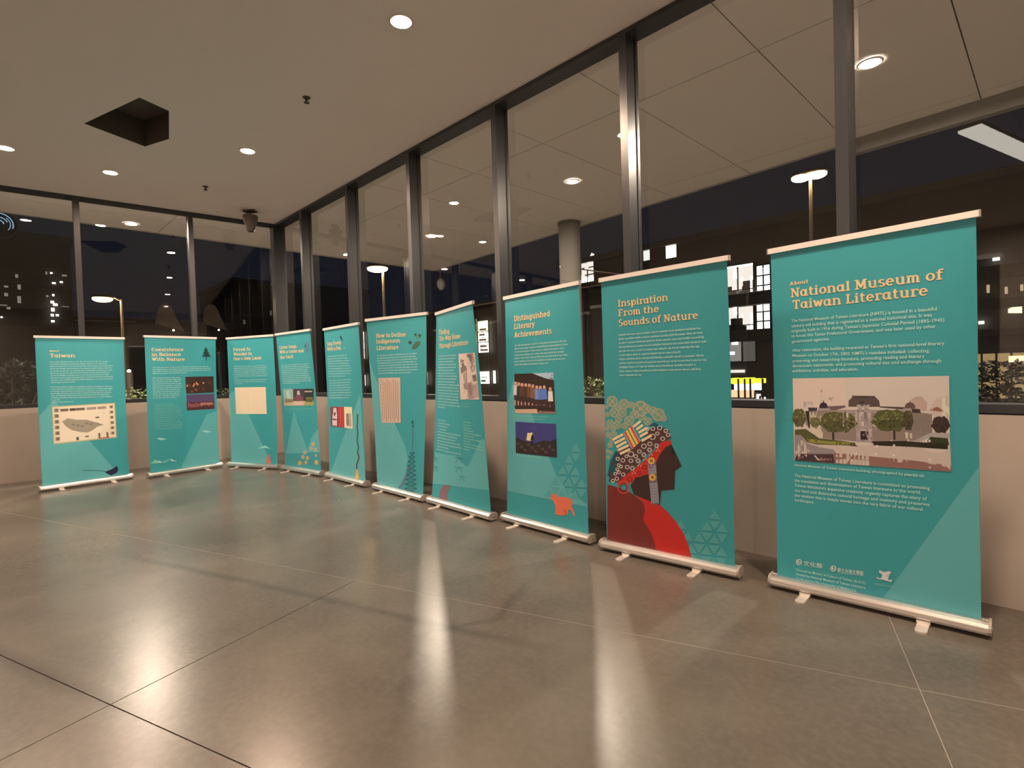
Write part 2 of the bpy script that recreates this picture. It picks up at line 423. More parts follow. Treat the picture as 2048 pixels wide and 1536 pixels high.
GLY = {
 'a': (_ring(.32)+_v(.58, 0, .74)+_h(.58, .78, b0), .80),
 'b': (_v(.2, 0, 1)+_h(.03, .2, tC)+_ring(.48), .82),
 'c': (_arc(.36, .37, .24, .31, 40, 320), .68),
 'd': (_ring(.34)+_v(.60, 0, 1)+_h(.44, .60, tC)+_h(.60, .78, b0), .82),
 'e': (_arc(.36, .37, .24, .31, 0, 318)+_h(.14, .66, .39), .74),
 'f': (_v(.24, 0, .80)+_h(.05, .46, b0)+_h(.05, .50, tX)+_arc(.42, .78, .18, .165, 40, 180), .54),
 'g': (_ring(.34)+_v(.60, -.08, .74)+_h(.60, .76, tX)+_arc(.37, -.06, .235, .16, 190, 360), .80),
 'h': (_v(.2, 0, 1)+_h(.04, .2, tC)+_h(.04, .36, b0)+_arc(.43, .46, .23, .225, 0, 180)+_v(.66, 0, .47)+_h(.52, .84, b0), .88),
 'i': (_v(.21, 0, .74)+_h(.05, .21, tX)+_h(.04, .40, b0)+_v(.21, .83, 1.0), .44),
 'l': (_v(.21, 0, 1)+_h(.05, .21, tC)+_h(.04, .40, b0), .44),
 'm': (_v(.2, 0, .74)+_h(.04, .2, tX)+_h(.04, .33, b0)+_arc(.37, .46, .17, .225, 0, 180)+_v(.54, 0, .47)+_h(.45, .66, b0)
       + _arc(.71, .46, .17, .225, 0, 180)+_v(.88, 0, .47)+_h(.77, 1.04, b0), 1.08),
 'n': (_v(.2, 0, .74)+_h(.04, .2, tX)+_h(.04, .36, b0)+_arc(.43, .46, .23, .225, 0, 180)+_v(.66, 0, .47)+_h(.52, .84, b0), .88),
 'o': (_arc(.37, .37, .25, .31, 0, 360), .74),
 'p': (_v(.2, -.27, .74)+_h(.04, .2, tX)+_h(.04, .38, -.27+b0)+_ring(.48), .82),
 'r': (_v(.22, 0, .74)+_h(.05, .22, tX)+_h(.05, .44, b0)+_arc(.43, .47, .21, .215, 25, 180), .64),
 's': (_arc(.31, .54, .19, .145, 30, 270)+_arc(.31, .20, .20, .145, 90, -150), .60),
 't': (_v(.23, .16, .94)+_h(.05, .47, tX)+_arc(.40, .20, .17, .145, 180, 310), .56),
 'u': (_v(.2, .27, .74)+_h(.04, .2, tX)+_arc(.42, .29, .22, .235, 180, 360)+_v(.63, 0, .74)+_h(.47, .63, tX)+_h(.63, .80, b0), .86),
 'v': (_line(.14, .70, .36, .05)+_line(.36, .05, .58, .70)+_h(.02, .28, tX)+_h(.46, .72, tX), .74),
 'w': (_line(.13, .70, .31, .05)+_line(.31, .05, .49, .66)+_line(.49, .66, .67, .05)+_line(.67, .05, .85, .70)+_h(.01, .27, tX)+_h(.72, .97, tX), 1.0),
 'x': (_line(.12, .68, .60, .06)+_line(.60, .68, .12, .06, .12)+_h(.02, .26, tX)+_h(.46, .70, tX)+_h(.02, .26, b0)+_h(.46, .70, b0), .74),
 'y': (_line(.14, .70, .37, .08)+_line(.60, .70, .26, -.20)+_h(.02, .28, tX)+_h(.48, .74, tX)+_h(.08, .27, -.20), .76),
 "'": (_v(.14, .72, 1.0, .13), .28),
 'A': (_line(.18, .04, .46, .98)+_line(.46, .98, .74, .04)+_h(.28, .64, .32)+_h(.02, .36, b0)+_h(.56, .90, b0), .92),
 'B': (_v(.22, 0, 1)+_h(.04, .5, b0)+_h(.04, .48, tC)+_h(.22, .5, .52)+_arc(.48, .76, .19, .20, -90, 90)+_arc(.50, .28, .22, .23, -90, 90), .84),
 'C': (_arc(.45, .5, .32, .44, 45, 315)+_v(.70, .68, .92, .12), .84),
 'D': (_v(.22, 0, 1)+_h(.04, .46, b0)+_h(.04, .46, tC)+_arc(.44, .5, .33, .445, -90, 90), .90),
 'F': (_v(.22, 0, 1)+_h(.04, .44, b0)+_h(.04, .72, tC)+_h(.22, .58, .50)+_v(.67, .74, 1, .11), .78),
 'G': (_arc(.45, .5, .32, .44, 45, 330)+_v(.70, .06, .46, .13)+_h(.50, .84, .46), .90),
 'H': (_v(.22, 0, 1)+_v(.72, 0, 1)+_h(.22, .72, .5)+_h(.04, .40, b0)+_h(.54, .90, b0)+_h(.04, .40, tC)+_h(.54, .90, tC), .96),
 'I': (_v(.24, 0, 1)+_h(.05, .43, b0)+_h(.05, .43, tC), .50),
 'L': (_v(.22, 0, 1)+_h(.04, .42, tC)+_h(.04, .72, b0)+_v(.67, .0, .30, .11), .78),
 'M': (_v(.20, 0, 1, .13)+_line(.22, .96, .52, .18)+_line(.52, .18, .82, .96)+_v(.84, 0, 1)+_h(.03, .36, b0)+_h(.66, 1.02, b0)+_h(.03, .24, tC)+_h(.80, 1.02, tC), 1.08),
 'N': (_v(.20, 0, 1, .13)+_line(.22, .96, .72, .05)+_v(.74, 0, 1, .13)+_h(.03, .36, b0)+_h(.03, .26, tC)+_h(.58, .92, tC), .96),
 'O': (_arc(.46, .5, .33, .445, 0, 360), .92),
 'P': (_v(.22, 0, 1)+_h(.04, .44, b0)+_h(.04, .46, tC)+_h(.22, .46, .42)+_arc(.45, .68, .23, .26, -90, 90), .80),
 'S': (_arc(.39, .73, .24, .21, 40, 270)+_arc(.39, .28, .26, .235, 90, -140), .76),
 'T': (_v(.42, 0, 1)+_h(.22, .62, b0)+_h(.05, .79, tC)+_v(.10, .74, 1, .11)+_v(.74, .74, 1, .11), .84),
 'W': (_line(.16, .96, .38, .05)+_line(.38, .05, .58, .86)+_line(.58, .86, .78, .05)+_line(.78, .05, 1.0, .96)+_h(.01, .32, tC)+_h(.84, 1.15, tC), 1.18),
 ' ': ([], .36)}
def slab_text(txt):
    out = []; x = 0
    for ch in txt:
        g, adv = GLY[ch]
        for p in g: out.append([(q[0]+x, q[1]) for q in p])
        x += adv
    return out, x
def font_text(txt):                        # plain sans lettering from the built-in font
    cu = bpy.data.curves.new('lettering', 'FONT'); cu.body = txt; cu.resolution_u = 2; cu.size = 1.0; cu.offset = .010
    o = bpy.data.objects.new('lettering', cu); COL.objects.link(o)
    dg = bpy.context.evaluated_depsgraph_get(); ev = o.evaluated_get(dg); me = ev.to_mesh()
    V = [(v.co.x, v.co.y) for v in me.vertices]; polys = [[V[i] for i in p.vertices] for p in me.polygons]
    w = max((p[0] for p in V), default=1.0)
    ev.to_mesh_clear(); bpy.data.objects.remove(o, do_unlink=True); bpy.data.curves.remove(cu)
    return polys, w

class Banner:
    def __init__(s, pose, label, pole=.45, feet=(-.30, .28)):
        cx, cy, a, dx, dy, at, s.W, s.H = pose
        a, at = R(a), R(at); s.Z0 = .075; s.Hs = s.H-s.Z0
        s.t = thing('roll_up_banner', label, 'banner', (cx, cy, 0), a, 'teal roll up exhibition banners')
        s.M = Matrix.Translation((cx, cy, 0)) @ Matrix.Rotation(a, 4, 'Z')
        c, sn = math.cos(-a), math.sin(-a)
        s.off = (dx*c-dy*sn, dx*sn+dy*c); s.tw = at-a; s.pole = pole; s.prints = []
        s.build_stand(feet)
    def base(s, u, v):
        x = (u-.5)*s.W
        tx, ty = s.off[0]+x*math.cos(s.tw), s.off[1]+x*math.sin(s.tw)
        return np.array([tx+(x-tx)*v, ty*(1-v), s.H+(s.Z0-s.H)*v])
    def at(s, u, v, off=0.0):                # a point of the sheet, a little in front of it
        p = s.base(u, v)
        k = math.sin(math.pi*min(1, max(0, v)))
        rip = .0024*math.exp(-((u-s.pole)/.035)**2)*(.35+.65*k)+.0035*math.sin(9*u+1.3)*math.sin(6*v)*k
        rip -= .014*((abs(u-.5)*2)**6)*k
        p[1] -= rip+off
        return p
    def uv(s, px, py):                       # photograph pixel -> place on the sheet
        u, v = .5, .5
        for _ in range(12):
            def f(u, v): return proj(np.array(s.M @ Vector(s.base(u, v))))
            q = f(u, v); e = 1e-4
            J = np.array([(f(u+e, v)-q)/e, (f(u, v+e)-q)/e]).T
            d = np.linalg.solve(J, np.array([px, py])-q); u += d[0]; v += d[1]
        return (u, v)
    def build_stand(s, feet):
        W = s.W; x0, x1 = -W/2-.028, W/2+.028
        prof = [(.05, .012), (-.035, .012), (-.052, .022), (-.058, .038), (-.054, .056), (-.042, .070), (-.024, .078), (-.006, .080), (-.004, .074), (.004, .074), (.006, .080), (.03, .078), (.05, .06)]
        obj('base_cassette', MB().extrude_x(prof, x0, x1), M_ALU, s.t)
        pc = [(p[0]*1.05, max(.009, p[1]*1.05)) for p in prof if p[1] < .0795 and abs(p[0]) > .005]
        for xa, xb in ((x0-.012, x0), (x1, x1+.012)):
            e = obj('end_cap', MB().extrude_x(pc, xa, xb), M_CAP, s.t)
            xo = xa-.004 if xa < 0 else xb
            obj('cap_screw', MB().box((xo, -.006, .036), (xo+.004, .006, .048)), M_ALU, e)
        g = MB()
        for z in (.034, .050): g.box((x0, -.0595, z), (x1, -.055, z+.002))
        obj('cassette_groove', g, M_CAP, s.t)
        for fx in feet:
            n = 7; pts = [(fx+.026, .03), (fx-.026, .03)]
            pts = [(fx-.026, .03)]+[(fx-.026*math.cos(math.pi*i/n), -.165-.018*math.sin(math.pi*i/n)) for i in range(n+1)]+[(fx+.026, .03)]
            f = obj('foot', MB().prism(pts, .0, .009), M_CHROME, s.t)
            obj('foot_hinge', MB().box((fx-.03, -.066, .009), (fx+.03, -.045, .02)), M_CHROME, f)
        T0, T1 = s.base(-.012, 0), s.base(1.012, 0)
        mid = (T0+T1)/2
        ra = obj('top_rail', MB().beam(T0+[0, 0, .013], T1+[0, 0, .013], .024, .032), M_ALU2, s.t)
        for e, sg in ((T0, -1), (T1, 1)):
            d = (T1-T0)/np.linalg.norm(T1-T0)
            obj('rail_cap', MB().beam(e+[0, 0, .013], e+d*sg*.006+[0, 0, .013], .026, .034), M_CAP, ra)
        bx = (s.pole-.5)*s.W
        tp = s.base(s.pole, 0)
        obj('support_pole', MB().tube([(bx, .028, .06), (tp[0], tp[1]+.020, tp[2]+.005)], .011), M_ALU, s.t)
        nu, nv = 52, 44; mb = MB(); mb.sm = True
        V = [s.at(i/nu, j/nv) for j in range(nv+1) for i in range(nu+1)]
        mb.add(V, [(j*(nu+1)+i, (j+1)*(nu+1)+i, (j+1)*(nu+1)+i+1, j*(nu+1)+i+1) for j in range(nv) for i in range(nu)], TEAL)
        s.sheet = obj('banner_sheet', mb, M_SHEET, s.t)
    # ---- printing
    def emit(s, name, polys, layer, fine=False, label=None):     # polys: [(uv list, colour)]
        off = .0007+.0004*layer; mb = MB()
        if fine:
            bm = bmesh.new(); lay = bm.faces.layers.int.new('ci')
            for i, (pl, c) in enumerate(polys):
                try: f = bm.faces.new([bm.verts.new((u, v, 0)) for u, v in pl]); f[lay] = i
                except ValueError: pass
            bmesh.ops.triangulate(bm, faces=bm.faces[:])
            for nrm, k in (((1, 0, 0), 52), ((0, 1, 0), 44)):
                for q in range(1, k):
                    co = (q/k, 0, 0) if nrm[0] else (0, q/k, 0)
                    bmesh.ops.bisect_plane(bm, geom=bm.verts[:]+bm.edges[:]+bm.faces[:], plane_co=co, plane_no=nrm, dist=1e-6)
            bm.verts.index_update()
            step = min(.00001, .00035/max(1, len(polys)))          # later shapes lie over earlier ones
            V = [s.at(v.co.x, v.co.y, off+step*(v.link_faces[0][lay] if v.link_faces else 0)) for v in bm.verts]
            mb.v = [tuple(p) for p in V]
            for f in bm.faces: mb.f.append([v.index for v in f.verts]); mb.c.append(polys[f[lay]][1])
            bm.free()
        else:
            for i, (pl, c) in enumerate(polys):
                mb.add([s.at(u, v, off) for u, v in pl], [range(len(pl))], c)
        o = obj(name, mb, M_PRINT, s.sheet)
        if label: o['label'] = label
        return o
    def px(s, pts): return [s.uv(*p) for p in pts]
    def art(s, name, items, layer=0, label=None):                # items: [(pixel polygon, colour)]
        return s.emit(name, [(s.px(p), c) for p, c in items], layer, True, label)
    def fit(s, polys, w, pl, pr, cap, col):                      # set lettering between two baseline pixels
        (u0, v0), (u1, v1) = s.uv(*pl), s.uv(*pr)
        k = (u1-u0)/w; h = cap/s.Hs
        return [([(u0+x*k, v0+(v1-v0)*x/w-y*h) for x, y in p], col) for p in polys]
    def heading(s, lines, cap, col=PEACH, layer=2, name='heading'):
        for txt, pl, pr, *cc in lines:
            w = slab_text(txt)[1]; x = 0
            for word in txt.split(' '):
                polys, ww = slab_text(word)
                s.emit(name+'_word', s.fit([[(a+x, b) for a, b in p] for p in polys], w, pl, pr, cc[0] if cc else cap, col), layer)
                x += ww+GLY[' '][1]
    def sans(s, lines, size, col=MINT, layer=2, name='body_text'):
        out = []
        for txt, pl, pr in lines:
            polys, w = font_text(txt); out += s.fit(polys, w, pl, pr, size, col)
        return s.emit(name, out, layer)
    def small_print(s, tl, tr, bl, n, lens, h=.0105, col=MINT, layer=2, name='body_text', seed=1):
        # lines of print too small to read in the photograph: unreadable letter-like strokes
        rnd = random.Random(seed); out = []
        (ua, va), (ub, vb), (uc, vc) = s.uv(*tl), s.uv(*tr), s.uv(*bl)
        hh = h/s.Hs; ww = h/s.W
        for i in range(n):
            t = i/max(1, n-1); u0, v0 = ua+(uc-ua)*t, va+(vc-va)*t
            L = (ub-ua)*lens[i % len(lens)]; sl = (vb-va)/(ub-ua); x = 0
            while x < L-ww*.5:
                for k in range(rnd.randint(2, 9)):
                    if x > L: break
                    w = ww*rnd.choice((.35, .6, .62, .66, .9)); top = hh*rnd.choice((.5, .5, .5, .5, .95)); bot = -hh*rnd.choice((.5, .5, .5, .5, .9))
                    st = ww*.24
                    def q(a, b, c, d): out.append(([(u0+x+a, v0+sl*x-c), (u0+x+b, v0+sl*x-c), (u0+x+b, v0+sl*x-d), (u0+x+a, v0+sl*x-d)], col))
                    q(0, st, bot*.9, top)
                    if w > ww*.5:
                        m = rnd.random()
                        q(st, w, hh*.5-hh*.2, hh*.5) if m < .7 else q(st, w, -hh*.1, hh*.12)
                        if m > .35: q(st, w, -hh*.5, -hh*.28)
                        if m < .8: q(w-st, w, -hh*.5, hh*.5)
                    x += w+ww*.2
                x += ww*.48
        o = s.emit(name, out, layer); o['kind'] = 'stuff'; return o

def grid(q, nx, ny):                      # point of a picture quad given in photograph pixels (tl, tr, br, bl)
    (ax, ay), (bx, by), (cx, cy), (dx, dy) = q
    return (ax*(1-nx)*(1-ny)+bx*nx*(1-ny)+cx*nx*ny+dx*(1-nx)*ny, ay*(1-nx)*(1-ny)+by*nx*(1-ny)+cy*nx*ny+dy*(1-nx)*ny)
def G(q, pts, c): return ([grid(q, x, y) for x, y in pts], c)
def rect(q, x0, y0, x1, y1, c): return G(q, [(x0, y0), (x1, y0), (x1, y1), (x0, y1)], c)
def oval(cx, cy, rx, ry, c, n=12, a0=0): return ([(cx+rx*math.cos(a0+2*math.pi*k/n), cy+ry*math.sin(a0+2*math.pi*k/n)) for k in range(n)], c)
def ringpx(cx, cy, r, w, c, n=12, sy=1):
    out = []
    for k in range(n):
        a, b = 2*math.pi*k/n, 2*math.pi*(k+1)/n
        out.append(([(cx+r*math.cos(a), cy+sy*r*math.sin(a)), (cx+r*math.cos(b), cy+sy*r*math.sin(b)), (cx+(r-w)*math.cos(b), cy+sy*(r-w)*math.sin(b)), (cx+(r-w)*math.cos(a), cy+sy*(r-w)*math.sin(a))], c))
    return out
def strokepx(pts, w, c):
    out = []
    for (x0, y0), (x1, y1) in zip(pts, pts[1:]):
        d = math.hypot(x1-x0, y1-y0) or 1; nx, ny = -(y1-y0)/d*w/2, (x1-x0)/d*w/2
        out.append(([(x0+nx, y0+ny), (x1+nx, y1+ny), (x1-nx, y1-ny), (x0-nx, y0-ny)], c))
    return out
def zm(pts, ox, oy, k): return [(ox+x/k, oy+y/k) for x, y in pts]

POSES = [(-9.516,1.010,96.0,-0.072,0.009,90.9,0.973,2.050), (-9.460,2.207,98.5,0.022,0.007,95.3,0.978,2.072),
 (-8.972,3.034,23.7,0.008,0.010,22.9,0.991,2.065), (-7.861,3.338,6.7,-0.005,-0.070,5.3,0.989,2.065),
 (-6.682,3.428,0.2,-0.006,-0.007,-0.8,0.989,2.059), (-5.434,3.440,-0.6,0.029,0.010,11.3,0.987,2.069),
 (-4.291,3.425,-2.5,-0.050,0.035,-16.8,1.000,2.056), (-3.165,3.469,-1.6,0.001,0.006,-7.0,0.978,2.086),
 (-1.996,3.471,4.8,0.054,-0.106,-0.7,0.973,2.067), (-0.766,3.556,2.6,0.006,-0.082,-3.5,0.972,2.089)]

# ---------------------------------------------------------------- 1: leftmost, old map
B = Banner(POSES[0], 'leftmost teal banner, printed with an old island map and a dark bird')
B.art('pale_facet', [([(79, 832), (108, 800), (178, 880), (228, 938), (229, 953), (85, 972)], LIGHT)], 0)
B.heading([('About', (98.5, 703.7), (118.7, 703.2), .022), ('Taiwan', (99.3, 714.8), (150.5, 714.5))], .050)
B.small_print((99.3, 724), (227, 723), (102, 765.3), 10, [.92, .88, .98, .95, .97, .92, .90, .97, .98, .36], seed=2)
B.small_print((101.2, 774.2), (226.5, 772.9), (102.6, 804.6), 8, [.97, .98, .95, .96, .92, .98, .14, .33], seed=3)
mq = zm([(35, 125), (1245, 55), (1285, 720), (70, 850)], 100, 800, 9.6)
br = ink(120, 96, 80); gr = ink(165, 142, 120)
B.art('map_picture', [rect(mq, 0, 0, 1, 1, ink(205, 180, 130)), rect(mq, .015, .03, .985, .97, CREAM)], 1, 'cream printed map with ornate border')
it = [G(mq, zm([(230,380),(340,320),(500,350),(700,355),(810,390),(860,450),(1020,462),(900,490),(800,560),(700,600),(560,585),(400,540),(300,470)], -.06+.035*0, -.16, 1) if False else
        [((x-50)/1200, (y-100+ (x-50)*.055)/690) for x, y in [(230,380),(340,320),(500,350),(700,355),(810,390),(860,450),(1020,462),(900,490),(800,560),(700,600),(560,585),(400,540),(300,470)]], gr)]
for k in range(6): it.append(rect(mq, .03, .06+.152*k, .105, .06+.152*k+.10, gr)); it.append(rect(mq, .05, .075+.152*k, .09, .14+.152*k, br))
for k in range(6): it.append(rect(mq, .905, .06+.15*k, .975, .06+.15*k+.10, ink(215, 185, 140))); it.append(rect(mq, .92, .075+.15*k, .96, .14+.15*k, br))
for x0, x1, c in ((.13, .26, br), (.28, .36, ink(80, 62, 52)), (.36, .52, br), (.55, .70, ink(170, 140, 125)), (.72, .86, ink(165, 135, 120))): it.append(rect(mq, x0, .08, x1, .15, c))
it += [rect(mq, .71, .82, .74, .97, br), rect(mq, .84, .82, .87, .97, br), rect(mq, .71, .955, .88, .98, ink(190, 70, 60)), rect(mq, .36, .87, .40, .96, ink(95, 90, 70)), rect(mq, .50, .86, .56, .90, br), rect(mq, .68, .36, .74, .40, ink(110, 90, 70))]
it += [rect(mq, .30+.07*k, .50+.03*(k % 3), .35+.07*k, .55+.03*(k % 3), ink(140, 118, 98)) for k in range(5)]
B.art('map_drawing', it, 2)
B.small_print((109, 891), (163, 888), (110, 894), 2, [1, .5], h=.007, col=ink(140, 185, 165), name='caption')
bd = zm([(1055,1380),(1190,1325),(1250,1290),(1290,1265),(1312,1330),(1290,1390),(1180,1450),(1100,1420)], 100, 800, 9.6)
B.art('bird_motif', [(bd, ink(32, 34, 62))]+strokepx(zm([(640, 1352), (900, 1355), (1070, 1372)], 100, 800, 9.6), 1.2, ink(60, 100, 110)), 2, 'dark navy bird')

# ---------------------------------------------------------------- 2: tree, two dark photographs
B = Banner(POSES[1], 'second teal banner from the left, with a small tree motif and two dark red photographs')
B.art('pale_facet', [([(413, 829), (434, 822), (438, 927), (361, 938)], LIGHT)], 0)
B.heading([('Coexistence', (302.9, 702.5), (367.4, 702.1)), ('in Balance', (303.2, 712.2), (362, 712)), ('With Nature', (303.6, 721.7), (370, 721.8))], .050)
tr = [[(411.3, 694), (407, 701.5), (410, 701), (405, 707.5), (408.5, 707), (403.4, 713.6), (422, 713.6), (416.5, 707), (419.5, 707.5), (414, 701), (417, 701.5)], [(411.2, 713.5), (413.3, 713.5), (413, 721.3), (411.6, 721.3)]]
B.art('tree_motif', [(p, ink(34, 56, 50)) for p in tr], 2, 'dark green tree')
B.small_print((305, 735.4), (421, 733), (305, 747.3), 4, [.96, 1, 1, .57], seed=4)
B.small_print((305, 756.1), (362.4, 755), (306.1, 796.3), 11, [.94, 1, .97, 1, .98, 1, .93, .95, .92, .9, .80], seed=5)
B.small_print((308.5, 809.4), (366.5, 808.3), (310.5, 858.6), 14, [.7, .85, .97, .98, .93, .9, 1, .96], seed=6, h=.009, col=ink(140, 190, 165))
q1 = [(370.6, 753.7), (427.4, 752.6), (428.3, 785.1), (372.4, 787.6)]; q2 = [(372.7, 789.5), (428.7, 787.6), (429.7, 817.6), (373.7, 820.9)]
rn = random.Random(5)
it = [rect(q1, 0, 0, 1, 1, ink(62, 38, 32))]+[rect(q1, x, y, x+w, y+h, c) for x, y, w, h, c in
      [(.05+.85*rn.random(), .2+.65*rn.random(), .02+.07*rn.random(), .03+.09*rn.random(), ink(*rn.choice([(120, 60, 45), (95, 50, 40), (150, 75, 50), (80, 44, 38)]))) for k in range(26)]]
it += [rect(q1, x, y, x+.05, y+.10, ink(235, 140, 90)) for x, y in ((.28, .40), (.36, .33), (.40, .42), (.60, .34), (.24, .50), (.03, .48))]
B.art('photograph', it, 2, 'dark photograph with orange fire light')
it = [rect(q2, 0, 0, 1, .48, ink(92, 66, 100)), rect(q2, 0, .48, 1, 1, ink(88, 42, 46)), rect(q2, .48, .55, .97, .72, ink(185, 110, 100)), rect(q2, .04, .6, .45, .82, ink(140, 72, 70))]
it += [rect(q2, .05+.09*k, .52+.1*(k % 3), .10+.09*k, .60+.1*(k % 3), ink(165, 95, 85)) for k in range(10)]
B.art('photograph', it, 2, 'purple and dark red photograph')
for x, y in ((324, 877.5), (414.5, 862.5)):
    B.art('bird_motif', [([(x-11, y), (x-4, y-2), (x+10, y+.5), (x-1, y+3)], ink(165, 205, 195))], 2)
B.art('mountain_motif', [([(301.6, 927), (310.5, 919), (320, 925), (312, 927)], ink(130, 190, 165)), ([(313, 921), (328, 924.5), (319, 926)], ink(185, 215, 205)), ([(322, 924), (341, 917), (336, 922), (328, 926)], ink(120, 180, 165)), ([(339, 917.3), (354, 922.8), (343, 922)], ink(200, 225, 215))], 1)

# ---------------------------------------------------------------- 3: blank cream sheet
B = Banner(POSES[2], 'third teal banner from the left, across the corner, with a blank looking cream page')
B.art('pale_facet', [([(457, 790), (470, 780), (499, 832), (542, 927), (463, 925.5)], LIGHT)], 0)
B.heading([('Forced To', (466.6, 702.4), (501, 701.2)), ('Wander In', (467.4, 711.5), (504.4, 710.3)), ("One's Own Land", (467, 720.7), (522.6, 718.6))], .050)
B.small_print((467, 733.1), (533.4, 731.5), (470, 767.6), 10, [.99, 1, .98, .97, 1, .97, .12, .97, .9, .22], seed=7)
q1 = [(469.8, 775), (531.6, 774), (533.4, 827.9), (472.2, 827.9)]
B.art('page_picture', [rect(q1, 0, 0, 1, 1, ink(245, 207, 172))]+[rect(q1, .08+.075*k, .06, .085+.075*k, .93, ink(232, 190, 152)) for k in range(12)], 2, 'cream manuscript page')
B.small_print((473, 834), (499, 833.5), (474, 846), 4, [1, .9, 1, .8], h=.007, col=ink(125, 175, 160), name='caption', seed=8)
B.art('bird_motif', [([(516, 897), (526, 892), (531, 891), (541, 897.5), (529, 896)], ink(150, 205, 190))], 2)
B.art('leaf_motif', [([(531, 926), (534, 914), (538, 907), (540, 914), (543, 926.5)], ink(205, 110, 95))], 2, 'coral pink leaf')

# ---------------------------------------------------------------- 4: strip of photographs, orange flowers
B = Banner(POSES[3], 'fourth teal banner from the left, with a photo strip and orange flowers below')
B.art('pale_facet', [([(588, 821), (571.4, 906.7), (616.6, 906.7)], LIGHT), ([(635, 857), (622, 877), (614, 905), (640, 905)], LIGHT)], 0)
B.heading([('Listen Songs', (559.4, 698.4), (593.4, 695.4)), ('With a Guitar and', (559.7, 707.4), (607.7, 704.5)), ('the Carol', (560.6, 718.2), (587, 715.9))], .050)
B.art('round_motif', [oval(613, 691, 4.5, 7, ink(92, 128, 135)), oval(610.5, 692, 2, 3, ink(60, 95, 105)), oval(614, 701, 3.2, 4, ink(85, 125, 128))], 1)
B.small_print((562, 731), (618.9, 727.3), (565, 767), 11, [.98, .97, 1, .93, .93, .92, .95, .98, 1, 1, .6], seed=9)
q1 = [(566, 778.2), (626, 777.5), (626.8, 811), (568, 811.7)]
it = [rect(q1, 0, 0, .33, .75, ink(150, 168, 152)), rect(q1, .33, 0, .70, .75, ink(70, 58, 58)), rect(q1, .70, 0, 1, .75, ink(52, 46, 48)), rect(q1, 0, .72, 1, 1, ink(196, 165, 128)),
      G(q1, [(.08, .1), (.2, .1), (.25, .7), (.15, .7)], ink(175, 188, 172)), G(q1, [(.05, .55), (.33, .6), (.33, .78), (.04, .8)], ink(150, 125, 95)),
      G(q1, [(.47, .12), (.55, .1), (.57, .35), (.46, .35)], ink(205, 165, 150)), G(q1, [(.38, .50), (.47, .35), (.57, .35), (.67, .52), (.66, .72), (.38, .72)], ink(128, 66, 76)),
      G(q1, [(.33, .80), (.62, .74), (.68, .86), (.66, .98), (.34, .96)], ink(220, 170, 150)), rect(q1, .72, .12, .96, .20, ink(190, 165, 140)), rect(q1, .76, .5, .98, .8, ink(120, 105, 60)), rect(q1, .70, .84, 1, 1, ink(165, 155, 95))]
it += [rect(q1, .06+.05*k, .66+.05*(k % 2), .085+.05*k, .8, ink(95, 75, 60)) for k in range(5)]+[rect(q1, .74+.06*k, .62, .76+.06*k, .8, ink(40, 34, 34)) for k in range(4)]
B.art('photograph', it, 2, 'strip of three small photographs')
B.small_print((568.7, 817), (626, 817.5), (568.7, 819.5), 2, [1, .7], h=.007, col=ink(130, 185, 170), name='caption', seed=10)
fo, fp = ink(240, 170, 85), ink(225, 172, 130)
for x, y, r, c in ((610, 905, 4.2, fp), (606, 914, 4.2, fp), (615, 916, 4.2, fp), (612, 925, 3.6, fo), (626, 888, 4.2, fo), (623, 897, 3.6, fp), (631, 899, 3.8, fp), (632, 911, 3, fp), (600, 926, 4.6, fo), (633, 925, 4.8, fo)):
    fl_ = []
    for k in range(5):
        a = 2*math.pi*k/5-1.2; fl_.append(([(x, y), (x+r*.62*math.cos(a-.55), y+r*.8*math.sin(a-.55)), (x+r*math.cos(a), y+r*1.25*math.sin(a)), (x+r*.62*math.cos(a+.55), y+r*.8*math.sin(a+.55))], c))
    B.art('flower_motif', fl_+[oval(x, y, .9, 1.1, ink(150, 140, 90), 6)], 2)

# ---------------------------------------------------------------- 5: books, quill
B = Banner(POSES[4], 'fifth teal banner from the left, with a quill motif and three book covers')
B.art('pale_facet', [([(719, 788), (706, 828), (690, 868), (676, 905), (664, 940), (660.5, 946), (731, 960.5)], LIGHT)], 0)
B.heading([('Sing Freely', (654, 691.4), (682.4, 688.5)), ('With a Pen', (654.5, 701.8), (682.4, 699.4))], .050)
B.art('quill_motif', [([(680, 670.5), (683, 673.5), (686, 681.5), (683.4, 680), (681, 676)], ink(24, 34, 44))]+strokepx([(685.5, 681), (688.5, 686), (687, 692), (689.3, 697.5)], .9, ink(70, 165, 165))+[oval(689, 696.5, 1.2, 1.4, ink(150, 220, 220), 6)], 2, 'dark quill')
B.small_print((655, 713.4), (702.3, 710), (656.1, 752.6), 9, [.83, .85, .95, .9, .97, .98, 1, .98, .75], seed=11)
B.small_print((657.9, 761.5), (702, 758.9), (658.6, 795.8), 8, [1, .96, .94, .98, .93, 1, .97, .92], seed=12)
q1 = [(660.3, 813.5), (704, 814), (705.2, 857.2), (661, 852)]
it = [rect(q1, 0, 0, .375, 1, ink(142, 58, 58)), rect(q1, .375, 0, .63, 1, ink(192, 56, 58)), rect(q1, .64, 0, 1, 1, ink(243, 212, 168)),
      G(q1, [(.16, .05), (.28, .06), (.32, .4), (.30, .95), (.08, .95), (.1, .5)], ink(226, 192, 185)), G(q1, [(.12, .3), (.28, .28), (.2, .5)], ink(110, 60, 62)), rect(q1, .1, .6, .3, .68, ink(120, 66, 66)),
      rect(q1, .72, .30, .95, .92, ink(196, 160, 138)), rect(q1, .74, .34, .84, .85, ink(140, 112, 100)), rect(q1, .47, .1, .49, .9, ink(214, 90, 86))]
B.art('book_covers', it, 2, 'three printed book covers')
B.small_print((661, 858), (680, 860), (662, 864), 3, [.9, 1, .5], h=.007, col=ink(120, 175, 160), name='caption', seed=13)
